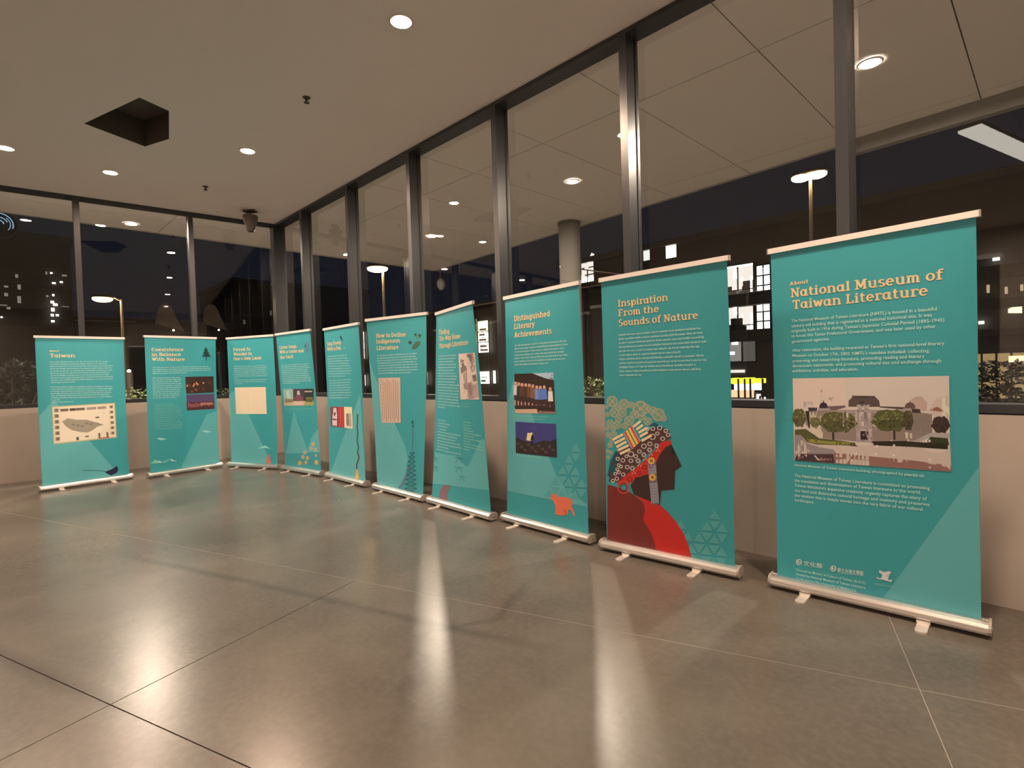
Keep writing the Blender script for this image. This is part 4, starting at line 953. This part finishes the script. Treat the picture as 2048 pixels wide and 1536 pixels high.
# ---------------------------------------------------------------- canopy with square-cut soffit panels
M_SOFF = mat('soffit_panel', (.70, .66, .60), .75, noise=(2.0, .02))
K = (-12.30, 9.25)                                   # outer corner of the canopy
def edge_y(x): return K[1]+(x-K[0])*(7.95-K[1])/(3.5-K[0])
canopy_poly = [(-12.45, Y0-2), (leftx(Y0)-.22, Y0-2), (CX-.22, YR+.20), (X1, YR+.20), (X1, edge_y(X1)), K]
can = thing('canopy', 'wide flat canopy with panelled soffit outside the windows', 'canopy', (0, 0, 0))
obj('canopy_deck', MB().prism(canopy_poly, ZC+.035, ZC+.30), mat('canopy_dark', (.03, .028, .026), .8), can)
xs = [-12.45, -11.39]+[-1.95-1.345*k for k in range(6, -1, -1)]+[-.60, .745, 2.09, 3.435, 6]
ysl = [-10.9, -8.2, -5.5, -2.81, -.12, 2.57, 5.26, 7.95, 12]
g = .006
for i in range(len(xs)-1):
    for j in range(len(ysl)-1):
        for part in (canopy_poly[:3]+[(CX-.22, 12), (-12.45, 12)], [(CX-.22, YR+.20), (X1, YR+.20), (X1, 12), (CX-.22, 12)]):
            p = part
            p = clip(p, 1, 0, xs[i]+g); p = clip(p, -1, 0, -xs[i+1]+g) if p else p
            p = clip(p, 0, 1, ysl[j]+g) if p else p; p = clip(p, 0, -1, -ysl[j+1]+g) if p else p
            nx, ny = -(7.95-K[1])/(3.5-K[0]), 1
            p = clip(p, -nx, -ny, -(nx*K[0]+ny*K[1])+.01) if p else p
            if len(p) > 2:
                a = abs(sum(p[k][0]*p[(k+1) % len(p)][1]-p[(k+1) % len(p)][0]*p[k][1] for k in range(len(p)))/2)
                if a > .02: obj('soffit_panel', MB().prism(p, ZC, ZC+.03), M_SOFF, can)
M_FASC = mat('fascia_metal', (.42, .40, .37), .45, metal=.3)
obj('edge_trim', MB().beam((K[0], K[1]+.02, ZC+.16), (X1, edge_y(X1)+.02, ZC+.16), .03, .34), M_FASC, can)
obj('edge_trim', MB().beam((K[0]-.02, K[1], ZC+.16), (-12.47, Y0-2, ZC+.16), .03, .34), M_FASC, can)
obj('downstand_beam', MB().beam((-1.98, edge_y(-1.98)-.06, ZC-.09), (X1, edge_y(X1)-.06, ZC-.09), .12, .20), mat('beam_grey', (.22, .21, .20), .6), can)
G2 = 'white downlights in the canopy soffit'
for (px_, py_), lb in (((1145, 362), 'bright white canopy downlight above the round column'), ((1740, 125), 'bright white canopy downlight right of the rightmost window bar'),
                       ((262, 447), 'bright white canopy downlight outside the left windows'), ((558, 485), 'bright white canopy downlight right at the corner of the two window walls')):
    P = onz(px_, py_, ZC); downlight(P[0], P[1], lb, G2, rad=.085, warm=False, z=ZC-.003)
for x, y in ((2.7, 6.2), (-9.3, 6.9), (-12.0, -.9), (-12.0, -4.0)):
    downlight(x, y, 'white canopy downlight hidden from view by window bars or picture edge', G2, rad=.085, warm=False, z=ZC-.003)
P = onz(1138, 445, ZC); PR = np.linalg.norm(far(1160, 445, np.hypot(P[0], P[1]))-far(1117, 445, np.hypot(P[0], P[1])))/2
t = thing('concrete_column', 'round concrete column carrying the canopy behind the banners', 'column', (P[0], P[1], GZ))
cm = MB().lathe([(PR, 0), (PR, ZC-GZ-.06)], n=32); cm.sm = True
obj('shaft', cm, mat('column_concrete', (.17, .16, .145), .8, noise=(4, .1)), t)
obj('collar', MB().lathe([(PR, ZC-GZ-.06), (PR+.012, ZC-GZ-.055), (PR+.012, ZC-GZ)], n=32), mat('column_collar', (.10, .09, .08), .7), t)
obj('base_ring', MB().lathe([(PR, .08), (PR+.02, .07), (PR+.02, 0)], n=32), MATS['column_collar'], t)
P = far(882, 568, math.hypot(*onz(880, 543, ZC)[:2])-.3)
t = thing('canopy_globe_lamp', 'unlit frosted globe lamp hanging at the outer corner of the canopy', 'lamp', (P[0], P[1], P[2]))
gm = MB().ball((0, 0, 0), .115, .115, .17, 18, 12); gm.sm = True
obj('globe', gm, mat('frosted_globe', (.42, .40, .36), .35), t)
obj('stem', MB().tube([(0, 0, .15), (0, 0, ZC-P[2])], .02), M_DARKM, t)
obj('gallery', MB().lathe([(.05, .145), (.06, .16), (.05, .19), (0, .19)], n=14), M_DARKM, t)

# ---------------------------------------------------------------- street lamps
M_POLE = mat('lamp_pole', (.45, .42, .36), .45, metal=.4)
M_SOD = glow('street_light', (1.0, .62, .28), 38)
def street_lamp(head, pole, dist, label, heads, rx):
    H = far(*head, dist); Pb = far(*pole, dist)
    t = thing('street_lamp', label, 'street lamp', (Pb[0], Pb[1], GZ), group='street lamps outside')
    top = H[2]-GZ
    obj('pole', MB().tube([(0, 0, 0), (0, 0, top*.4), (0, 0, top+.02)], [.075, .06, .045]), M_POLE, t)
    obj('base_sleeve', MB().lathe([(.13, 0), (.12, .5), (.08, .55)], n=12), M_POLE, t)
    for hx in heads:
        Q = far(*hx, dist); d = Q-np.array([Pb[0], Pb[1], GZ])
        obj('arm', MB().tube([(0, 0, top-.05), (d[0]*.5, d[1]*.5, top+.10), (d[0], d[1], d[2]+.09)], .03), M_POLE, t)
        sh = MB().ball((d[0], d[1], d[2]+.08), rx*1.15, rx*1.15, .10, 14, 8); sh.sm = True
        hd = obj('lamp_head', sh, M_DARKM, t)
        bl = MB().ball((d[0], d[1], d[2]), rx, rx, .11, 14, 8); bl.sm = True
        obj('bulb_cover', bl, M_SOD, hd)
street_lamp((205, 598), (243, 606), 24, 'tall street lamp with glowing orange head outside the left windows', [(205, 598)], .30)
street_lamp((755, 538), (766, 552), 20, 'tall street lamp with glowing orange head outside the middle windows', [(755, 538)], .36)
street_lamp((1618, 352), (1621, 380), 19, 'double headed street lamp glowing above the nearest banner', [(1602, 356), (1634, 349)], .27)

# ---------------------------------------------------------------- far office block on the right
M_BLK = mat('dark_facade', (.115, .10, .088), .8, noise=(.6, .15))
M_BLK2 = mat('dark_slab_edge', (.07, .06, .054), .8)
M_BAR = mat('window_bar', (.05, .045, .04), .6)
lit1 = glow('lit_room_white', (1.0, .90, .82), .62); lit2 = glow('lit_room_bright', (1.0, .96, .92), 1.6)
lit3 = glow('lit_room_grey', (1.0, .92, .82), .16); litw = glow('lit_room_warm', (1.0, .62, .34), .55)
lity = glow('lit_shop_amber', (1.0, .66, .30), .22); litb = glow('lamp_white', (1.0, .95, .88), 8)
YO = 27.0
pl_, pr_ = ony(1120, 500, YO), ony(2120, 400, YO)
zt = ony(1712, 415, YO)[2]
off = thing('office_block', 'dark office block with lit rooms seen between the two nearest banners', 'building', ((pl_[0]+pr_[0])/2, YO, GZ))
ox = (pl_[0]+pr_[0])/2
def facade(parent, x0, y0, x1, y1, Y, m, name, depth=.1, frame=None, ofs=0):
    a, b = ony(x0, y0, Y), ony(x1, y1, Y); p = parent.location
    lo = (min(a[0], b[0])-p[0], Y-depth-ofs-p[1], min(a[2], b[2])-p[2]); hi = (max(a[0], b[0])-p[0], Y-ofs-p[1], max(a[2], b[2])-p[2])
    return obj(name, MB().box(lo, hi), m, parent), lo, hi
obj('wall', MB().box((pl_[0]-ox, 0, 0), (pr_[0]-ox, 9, zt-GZ)), M_BLK, off)
obj('roof_edge', MB().box((pl_[0]-ox-.2, -.25, zt-GZ), (pr_[0]-ox+.2, 9, zt-GZ+.3)), mat('roof_edge', (.16, .145, .13), .6), off)
def lit_window(parent, x0, y0, x1, y1, Y, m, nx=1, nz=1, fr=.06):
    o, lo, hi = facade(parent, x0, y0, x1, y1, Y, m, 'window', .02)
    mb = MB(); e = fr
    mb.box((lo[0]-e, lo[1]-.05, lo[2]-e), (lo[0], hi[1], hi[2]+e)).box((hi[0], lo[1]-.05, lo[2]-e), (hi[0]+e, hi[1], hi[2]+e))
    mb.box((lo[0], lo[1]-.05, lo[2]-e), (hi[0], hi[1], lo[2])).box((lo[0], lo[1]-.05, hi[2]), (hi[0], hi[1], hi[2]+e))
    for k in range(1, nx):
        x = lo[0]+(hi[0]-lo[0])*k/nx; mb.box((x-.03, lo[1]-.05, lo[2]), (x+.03, lo[1], hi[2]))
    for k in range(1, nz):
        z = lo[2]+(hi[2]-lo[2])*k/nz; mb.box((lo[0], lo[1]-.05, z-.03), (hi[0], lo[1], z+.03))
    obj('window_frame', mb, M_BAR, o)
    return o, lo, hi
lit_window(off, 1287, 499, 1301, 520, YO, glow('lit_small_a', (1, .96, .92), .62))
o, lo, hi = lit_window(off, 1332, 491, 1354, 514, YO, glow('lit_small_b', (1, .96, .80), 1.5))
obj('blind', MB().box((lo[0], lo[1]-.03, hi[2]), (hi[0], lo[1], hi[2]+.28)), mat('window_blind', (.28, .26, .22), .8), o)
for ya, yb in ((536, 592), (609, 663)):                                   # two lit storeys
    o, lo, hi = lit_window(off, 1446, ya, 1508, yb, YO, lit1, 2, 1)
    w, h = hi[0]-lo[0], hi[2]-lo[2]; f = lo[1]
    rm = random.Random(int(ya))
    obj('interior_lamp', MB().box((lo[0]+w*.36, f-.03, lo[2]+h*.60), (lo[0]+w*.50, f, lo[2]+h*.90)), litb, o)
    obj('interior_lamp', MB().box((lo[0]+w*.62, f-.03, lo[2]+h*.50), (lo[0]+w*.66, f, lo[2]+h*.62)), litb, o)
    obj('interior_column', MB().box((lo[0]+w*.90, f-.03, lo[2]), (lo[0]+w*.97, f, lo[2]+h*.62)), lit2, o)
    fm = MB()
    for k in range(9):
        x = lo[0]+w*rm.random()*.85; z = lo[2]+h*.02; s_ = .25+.35*rm.random(); fm.box((x, f-.025, z), (x+s_, f, z+.2+h*.35*rm.random()))
    obj('interior_furniture', fm, mat('interior_dark', (.20, .16, .15), .7), o)
    obj('handrail', MB().box((lo[0], f-.06, lo[2]+h*.22), (hi[0], f-.04, lo[2]+h*.25)), M_BAR, o)
    obj('ceiling_strip', MB().box((lo[0], f-.06, hi[2]-.08), (hi[0], f-.01, hi[2])), lit2, o)
    o, lo, hi = lit_window(off, 1514, ya-3, 1541, yb-3, YO, lit2, 2, 3)
    obj('interior_lamp', MB().box((lo[0]+(hi[0]-lo[0])*.35, lo[1]-.04, lo[2]+(hi[2]-lo[2])*.66), (lo[0]+(hi[0]-lo[0])*.55, lo[1], lo[2]+(hi[2]-lo[2])*.92)), litb, o)
for ya, yb in ((594, 607), (665, 680)): facade(off, 1438, ya, 1550, yb, YO, M_BLK2, 'floor_slab_edge', .5)
lit_window(off, 1456, 682, 1484, 722, YO, lit3, 1, 1)
lit_window(off, 1486, 682, 1512, 722, YO, glow('lit_dim', (1, .92, .82), .06), 1, 1)
o, lo, hi = facade(off, 1467, 684, 1478, 689, YO, litb, 'wall_lamp', .1, ofs=.1)
o, lo, hi = facade(off, 1459, 704, 1471, 709, YO, litb, 'wall_lamp', .1, ofs=.1)
facade(off, 1461, 740, 1490, 745, YO, lit1, 'shop_sign_strip', .1)
o, lo, hi = lit_window(off, 1163, 524, 1189, 562, YO, lit1, 2, 3)           # stair window
obj('stair_flight', MB().beam((lo[0], lo[1]-.06, lo[2]+.2), (hi[0], lo[1]-.06, hi[2]+.35), .05, .22), lit1, o)
obj('landing_light', MB().box((lo[0], lo[1]-.04, lo[2]), (hi[0], lo[1], lo[2]+.30)), lit2, o)
# right-hand end: dark balconies, small lamps, an amber glazed ground floor
for x0, y0, x1, y1 in ((1986, 517.5, 2000, 521), (1984, 538.5, 1994, 541), (1958, 643, 1969, 648)):
    facade(off, x0, y0, x1, y1, YO, lit2, 'soffit_lamp', .12, ofs=.1)
for x0, y0, x1, y1 in ((1974, 571, 1980, 586), (2010, 575, 2016, 588), (2041, 570, 2047, 582)):
    facade(off, x0, y0, x1, y1, YO, glow('dim_glint', (1, .75, .5), .30), 'wall_lamp', .12, ofs=.1)
for yy in (540, 604, 662, 698):
    facade(off, 1945, yy, 2110, yy+5, YO, M_BLK2, 'balcony_edge', .6)
q = [ony(x, y, YO-.3) for x, y in ((2016, 618), (2044, 605), (2044, 626), (2016, 626))]
p0 = off.location
obj('slanted_lit_panel', MB().add([(a[0]-p0[0], a[1]-p0[1]+dy, a[2]-p0[2]) for dy in (0, .1) for a in q], [(3, 2, 1, 0), (4, 5, 6, 7), (0, 1, 5, 4), (1, 2, 6, 5), (2, 3, 7, 6), (3, 0, 4, 7)]), glow('lit_panel', (1, .86, .66), .75), off)
lit_window(off, 1935, 705, 2120, 806, YO, lity, 6, 2)
q1_ = ony(2036, 718, YO-.1)
obj('interior_lamp', MB().box((q1_[0]-p0[0]-.25, -.12, q1_[2]-GZ-.12), (q1_[0]-p0[0]+.25, -.08, q1_[2]-GZ+.12)), glow('shop_lamp', (1, .6, .35), 1.2), off)

# ---------------------------------------------------------------- market stall; awning, counter, goods and crates glow in place of lamp light
YS = 22.0
a, b = ony(1460, 797, YS), ony(1533, 797, YS)
st_ = thing('market_stall', 'brightly glowing stall with yellow awning far outside between the two nearest banners', 'stall', ((a[0]+b[0])/2, YS, GZ))
sx = (a[0]+b[0])/2; hw = (b[0]-a[0])/2
za, zb_, zc_ = ony(1495, 757, YS)[2]-GZ, ony(1495, 766, YS)[2]-GZ, ony(1495, 780, YS)[2]-GZ
rs = random.Random(3)
for k in range(7):
    x0 = -hw+2*hw*k/7; dz = .06*rs.random()
    obj('awning_panel', MB().box((x0, -.25, zb_-dz), (x0+2*hw/7-.04, .1, za+dz)), glow('awning_yellow_glow', (.85, .85, .04), 1.1), st_)
obj('lit_counter', MB().box((-hw*.75, 0, zc_), (hw*.7, .1, zb_)), glow('counter_white_glow', (.80, .92, 1.0), 1.7), st_)
obj('goods_shelf', MB().box((-hw*.95, 0, ony(1495, 795, YS)[2]-GZ), (hw*.3, .1, zc_)), glow('goods_warm_glow', (1, .58, .32), .8), st_)
for x in (-.9, -.35, 0, .3, .95): obj('post', MB().box((hw*x-.03, -.3, 0), (hw*x+.03, -.24, za)), M_BAR, st_)
for k in range(4): obj('crate', MB().box((hw*(.45+.13*k), -.2, zc_-.5), (hw*(.52+.13*k), .1, zc_-.1-.06*k)), glow('crate_white_glow', (1, .9, .8), 1.2) if k % 2 else M_BAR, st_)

# ---------------------------------------------------------------- dark pavilion with lit notice panels in the middle
YP = 14.5
a, b = ony(705, 700, YP), ony(1215, 700, YP); zt = ony(950, 616, YP)[2]
pav = thing('pavilion', 'low dark pavilion with lit notice panels seen between the middle banners', 'building', ((a[0]+b[0])/2, YP, GZ))
M_PAV = mat('pavilion_dark', (.060, .050, .042), .7, noise=(2, .2))
hw = (b[0]-a[0])/2
obj('wall', MB().box((-hw, 0, 0), (hw, 5, zt-GZ)), M_PAV, pav)
obj('roof', MB().box((-hw-.15, -.2, zt-GZ), (hw+.15, 5.1, zt-GZ+.14)), mat('pavilion_roof', (.045, .038, .032), .7), pav)
obj('gutter_trim', MB().box((-hw-.15, -.24, zt-GZ+.04), (hw+.15, -.2, zt-GZ+.07)), mat('gutter_pale', (.55, .52, .46), .4, metal=.5), pav)
for k in range(9):
    x = -hw+2*hw*(k+.5)/9; obj('pilaster', MB().box((x-.1, -.1, 0), (x+.1, 0, zt-GZ)), mat('pilaster_dark', (.085, .072, .062), .7), pav)
panel_w = glow('panel_white', (1, .93, .80), 1.15); panel_y = glow('panel_yellow', (1, .90, .62), 1.05)
M_INKD = mat('notice_ink', (.12, .11, .10), .7)
def notice(x0, y0, x1, y1, m, rows=0, seed=0):
    o, lo, hi = facade(pav, x0, y0, x1, y1, YP, m, 'notice_panel', .03, ofs=.12)
    fr = MB(); e = .02
    fr.box((lo[0]-e, lo[1]-.01, lo[2]-e), (lo[0], hi[1], hi[2]+e)).box((hi[0], lo[1]-.01, lo[2]-e), (hi[0]+e, hi[1], hi[2]+e)).box((lo[0], lo[1]-.01, hi[2]), (hi[0], hi[1], hi[2]+e)).box((lo[0], lo[1]-.01, lo[2]-e), (hi[0], hi[1], lo[2]))
    obj('panel_frame', fr, M_BAR, o)
    r = random.Random(seed); w, h = hi[0]-lo[0], hi[2]-lo[2]
    for k in range(rows):
        z = lo[2]+h*(.15+.7*k/max(1, rows)); x = lo[0]+w*(.08+.1*r.random())
        obj('notice_mark', MB().box((x, lo[1]-.006, z), (x+w*(.3+.45*r.random()), lo[1], z+h*(.05 if k % 2 else .16))), mat('notice_grey', (.35, .33, .31), .7), o)
for k in range(3):
    notice(726.5-.2+.5*k, 664.5+18*k, 734+.5*k, 681+18*k, panel_y if k == 2 else panel_w, 0)
notice(729, 750, 737, 771, panel_w)
for k in range(3): notice(961+.7*k, 643.5+20.5*k, 982.2+.8*k, 663+20.7*k, panel_w if k else panel_y, (1, 3, 4)[k], k)
notice(955, 741, 958.5, 767, panel_w); notice(965, 743, 985.5, 767, panel_w, 2, 9); notice(991.5, 741, 998, 766.5, panel_w)
for k in range(4): notice(1162, 636.5+16*k, 1167.5, 650+16*k, panel_w)
notice(856.5, 744, 862, 769, panel_w)
o, lo, hi = facade(pav, 958, 638, 960, 707, YP, glow('case_light', (.8, .75, .3), .22), 'case_light', .05, ofs=.12)

# ---------------------------------------------------------------- dark buildings beyond the left windows
XB = -34.0
def fx(parent, x0, y0, x1, y1, X, m, name, depth=.1, ofs=0):
    a, b = onx(x0, y0, X), onx(x1, y1, X); p = parent.location
    lo = (X+ofs-p[0], min(a[1], b[1])-p[1], min(a[2], b[2])-p[2]); hi = (X+ofs+depth-p[0], max(a[1], b[1])-p[1], max(a[2], b[2])-p[2])
    return obj(name, MB().box(lo, hi), m, parent), lo, hi
def block(name, label, xl, xr, ytop, X, m):
    a, b = onx(xl, 700, X), onx(xr, 700, X); z = onx((xl+xr)/2, ytop, X)[2]
    t = thing(name, label, 'building', (X, (a[1]+b[1])/2, GZ)); h_ = (b[1]-a[1])/2
    obj('wall', MB().box((-8, -h_, 0), (0, h_, z-GZ)), m, t)
    obj('parapet', MB().box((-8.1, -h_-.1, z-GZ), (.15, h_+.1, z-GZ+.35)), M_BLK2, t)
    for k in range(1, 4): obj('floor_band', MB().box((0, -h_, (z-GZ)*k/4-.15), (.12, h_, (z-GZ)*k/4+.15)), M_BLK2, t)
    return t
M_LB = mat('left_facade', (.05, .043, .036), .8, noise=(.5, .2))
tb = block('tower_block', 'tall dark tower block with scattered bright windows at the far left', -220, 150, 470, XB, M_LB)
rs = random.Random(21)
gl1 = glow('tower_window', (1, .95, .85), 2.2); gl2 = glow('tower_window_dim', (1, .90, .75), .13)
for x, y, w, h in ((102, 547, 5, 3), (107, 567, 7, 3.5), (122, 565, 6, 3), (106, 591, 4.5, 4), (104, 605, 7, 5), (110, 610, 9, 5), (105, 620, 7, 7), (104, 631, 6, 5), (114, 631, 6, 4), (105, 643, 7, 4), (3, 635, 4, 3)):
    fx(tb, x-w/2, y-h/2, x+w/2, y+h/2, XB, gl1, 'window', .04, .14)
for x, y, w, h in ((12, 574, 9, 4), (12, 590, 8, 7), (33, 553, 6, 7), (38, 575, 7, 10), (38, 600, 8, 14), (6, 611, 16, 2.5), (17, 617, 8, 5), (92, 547, 4, 6), (128, 552, 10, 4), (130, 614, 14, 2), (94, 593, 5, 4)):
    fx(tb, x-w/2, y-h/2, x+w/2, y+h/2, XB, gl2, 'window', .04, .14)
lb_ = block('long_block', 'low dark building outside the left windows behind the banners', 152, 470, 652, XB-3, M_LB)
mb_ = block('brick_block', 'dark brown building outside the corner of the two window walls', 472, 740, 578, XB-6, mat('brown_facade', (.075, .056, .040), .8, noise=(.8, .2)))
for x, y in ((485, 640), (538, 622)): fx(mb_, x, y, x+4, y+9, XB-6, glow('dim_window', (1, .8, .55), .05), 'window', .04, .14)
# two made-up shells standing in for soft patches of light on a wall
M_SHELL = mat('light_patch_pale', (.50, .42, .34), .8)
for (x, y), lb2 in (((340, 632), 'made-up pale shell for a soft patch of light left of the window bar'), ((432, 632), 'made-up pale shell for a soft patch of light right of the window bar')):
    P = onx(x, y+16, XB+4)
    t = thing('light_patch_shell', lb2, 'light patch shell', tuple(P), group='light patch shells outside the left windows')
    sm_ = MB(); n = 14; V = []; Fc = []
    for i in range(n+1):
        a_ = math.pi*i/n
        V += [(0, -.62*math.cos(a_), -.35*(1-math.cos(a_))*.5), (-.5, -.42*math.cos(a_)-.05, 1.05*math.sin(a_)**.8)]
    for i in range(n): Fc.append((2*i, 2*i+2, 2*i+3, 2*i+1))
    sm_.add(V, Fc); sm_.sm = True
    obj('shell', sm_, M_SHELL, t)
    obj('lamp', MB().ball((-.2, .18, -.28), .04, .04, .04, 8, 6), glow('added_shell_lamp', (1, .72, .48), 25), t)  # added lamp that gives the shell its soft glow
    obj('shell_base', MB().box((-.6, -.66, -.52), (.1, .66, -.36)), M_BLK2, t)
    obj('shell_support', MB().box((-.5, -.4, GZ-P[2]), (-.1, .4, -.5)), M_BLK2, t)
# round blue sign at the left picture edge
P = onx(-2, 447, XB+.56)
t = thing('round_sign', 'round pale blue lit sign high on the tower at the left picture edge', 'sign', tuple(P))
def ring_x(r0, r1, a0, a1, n=18):
    mb = MB(); V = []
    for i in range(n+1):
        a_ = R(a0+(a1-a0)*i/n); V += [(0, r*math.cos(a_), r*math.sin(a_)) for r in (r0, r1)]
    return mb.add(V, [(2*i, 2*i+1, 2*i+3, 2*i+2) for i in range(n)])
obj('sign_disc', MB().tube([(-.4, 0, 0), (-.04, 0, 0)], .62, 24), mat('sign_dark', (.02, .025, .04), .5), t)
for r0, r1, a0, a1 in ((.46, .49, -20, 100), (.28, .31, 20, 120), (.37, .39, -40, 50), (.14, .17, 0, 120)):
    obj('sign_arc', ring_x(r0, r1, a0, a1), glow('sign_blue', (.45, .75, 1.0), .5), t)

# ---------------------------------------------------------------- overhead cables
M_CAB = mat('pale_cable', (.75, .70, .62), .4)
A_ = onx(-30, 636, XB+.02); B_ = onx(472, 648.5, XB-5.8)
def cable3(A, Bp, label):
    mid = (A+Bp)/2
    tag(obj('overhead_cable', MB().tube([A-mid, Bp-mid], .014, 6), M_CAB, loc=tuple(mid)), label, 'cable', 'overhead cables outside')
cable3(A_, B_, 'thin pale cable running level outside the left windows')
Pc = onz(1138, 445, ZC); dc = math.hypot(Pc[0], Pc[1])-PR
cable3(far(1120, 533.4, dc+PR*.4), far(1262, 551, 15.5), 'thin pale cable crossing in front of the round column')

# ---------------------------------------------------------------- hanging strip light in the passage on the right
A, Bp = onz(1938, 257, 5.0), onz(2085, 322, 5.0); mid = (A+Bp)/2
t = thing('strip_light', 'long white strip light on an arm under the dark sky at the right edge', 'lamp', (Bp[0], Bp[1], GZ))
d = A-Bp; L = np.linalg.norm(d); d = d/L; T0_ = np.array([0, 0, 5.0-GZ])
obj('housing', MB().beam(T0_+np.array([0, 0, .05]), T0_+d*L+np.array([0, 0, .05]), .32, .06), M_DARKM, t)
for k in range(9):
    c0, c1 = T0_+d*L*(k+.05)/9, T0_+d*L*(k+.95)/9
    obj('diffuser', MB().beam(c0, c1, .30, .04), glow('strip_diffuser', (1, .90, .80), .30), t)
obj('mast', MB().tube([(0, 0, 0), (0, 0, 5.2-GZ)], .06, 10), M_POLE, t)

# ---------------------------------------------------------------- planting outside the glass
def shrub(c, r, h, n, cols, label, seed, leaf=.07, cat='shrub'):
    rs = random.Random(seed)
    t = thing('shrub', label, cat, c, group='planting outside the glass')
    st = MB()
    for k in range(7):
        a = 6.28*k/7; st.tube([(0, 0, 0), (r*.3*math.cos(a), r*.3*math.sin(a), h*.45), (r*.75*math.cos(a), r*.75*math.sin(a), h*.85)], [.02, .012, .006], 5)
    obj('stems', st, mat('shrub_stem', (.08, .06, .04), .8), t)
    mb = MB()
    for k in range(n):
        a, rr, z = rs.random()*6.28, r*math.sqrt(rs.random()), h*(.15+.85*rs.random()**.8)
        rr *= (1.15-.5*abs(z/h-.6)); cx, cy = rr*math.cos(a), rr*math.sin(a)
        d = Vector((math.cos(a)+rs.uniform(-.8, .8), math.sin(a)+rs.uniform(-.8, .8), rs.uniform(-.3, 1.0))).normalized()
        s = d.cross(Vector((rs.uniform(-1, 1), rs.uniform(-1, 1), 1))).normalized(); L = leaf*rs.uniform(.6, 1.3); w = L*.32
        p = Vector((cx, cy, z)); up = d.cross(s)*L*.12
        mb.add([p, p+d*L*.5+s*w+up, p+d*L, p+d*L*.5-s*w+up], [(0, 1, 2, 3)], rs.choice(cols))
    f = obj('foliage', mb, M_LEAF, t); f['kind'] = 'stuff'
def leaf_material():
    m = bpy.data.materials.new('leaf'); m.use_nodes = True; nt = m.node_tree; b = nt.nodes['Principled BSDF']
    a = nt.nodes.new('ShaderNodeAttribute'); a.attribute_name = 'Col'; nt.links.new(a.outputs['Color'], b.inputs['Base Color'])
    b.inputs['Roughness'].default_value = .5; return m
M_LEAF = leaf_material()
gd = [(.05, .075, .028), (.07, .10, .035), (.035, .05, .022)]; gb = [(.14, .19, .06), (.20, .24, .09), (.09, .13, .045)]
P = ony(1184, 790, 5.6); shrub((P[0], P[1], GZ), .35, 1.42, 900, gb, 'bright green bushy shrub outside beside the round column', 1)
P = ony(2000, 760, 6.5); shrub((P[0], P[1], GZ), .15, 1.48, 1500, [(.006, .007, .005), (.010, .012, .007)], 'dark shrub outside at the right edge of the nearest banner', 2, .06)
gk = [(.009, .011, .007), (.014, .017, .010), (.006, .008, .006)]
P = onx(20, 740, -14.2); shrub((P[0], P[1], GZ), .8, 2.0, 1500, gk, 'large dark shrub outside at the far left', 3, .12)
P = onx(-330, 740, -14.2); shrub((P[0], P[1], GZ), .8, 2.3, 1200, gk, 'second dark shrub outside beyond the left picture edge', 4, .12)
P = onx(281, 790, -11.8); shrub((P[0], P[1], GZ), .32, 1.42, 600, gb, 'small pale green shrub outside between the two leftmost banners', 5)
P = onx(450, 790, -11.9); shrub((P[0], P[1], GZ), .30, 1.35, 500, gd, 'small dark shrub outside behind the corner banners', 6)
P = onx(258, 742, -15.0)
t = thing('bollard_light', 'slim bollard light outside between the two leftmost banners', 'lamp', (P[0], P[1], GZ))
obj('post', MB().tube([(0, 0, 0), (0, 0, P[2]-GZ-.03)], .07, 12), M_BAR, t)
obj('lamp_cap', MB().ball((0, 0, P[2]-GZ), .04, .04, .035, 10, 6), glow('bollard_lamp', (1, .8, .55), 6), t)
obj('base_plate', MB().lathe([(.12, 0), (.12, .02), (.07, .02)], n=12), M_BAR, t)
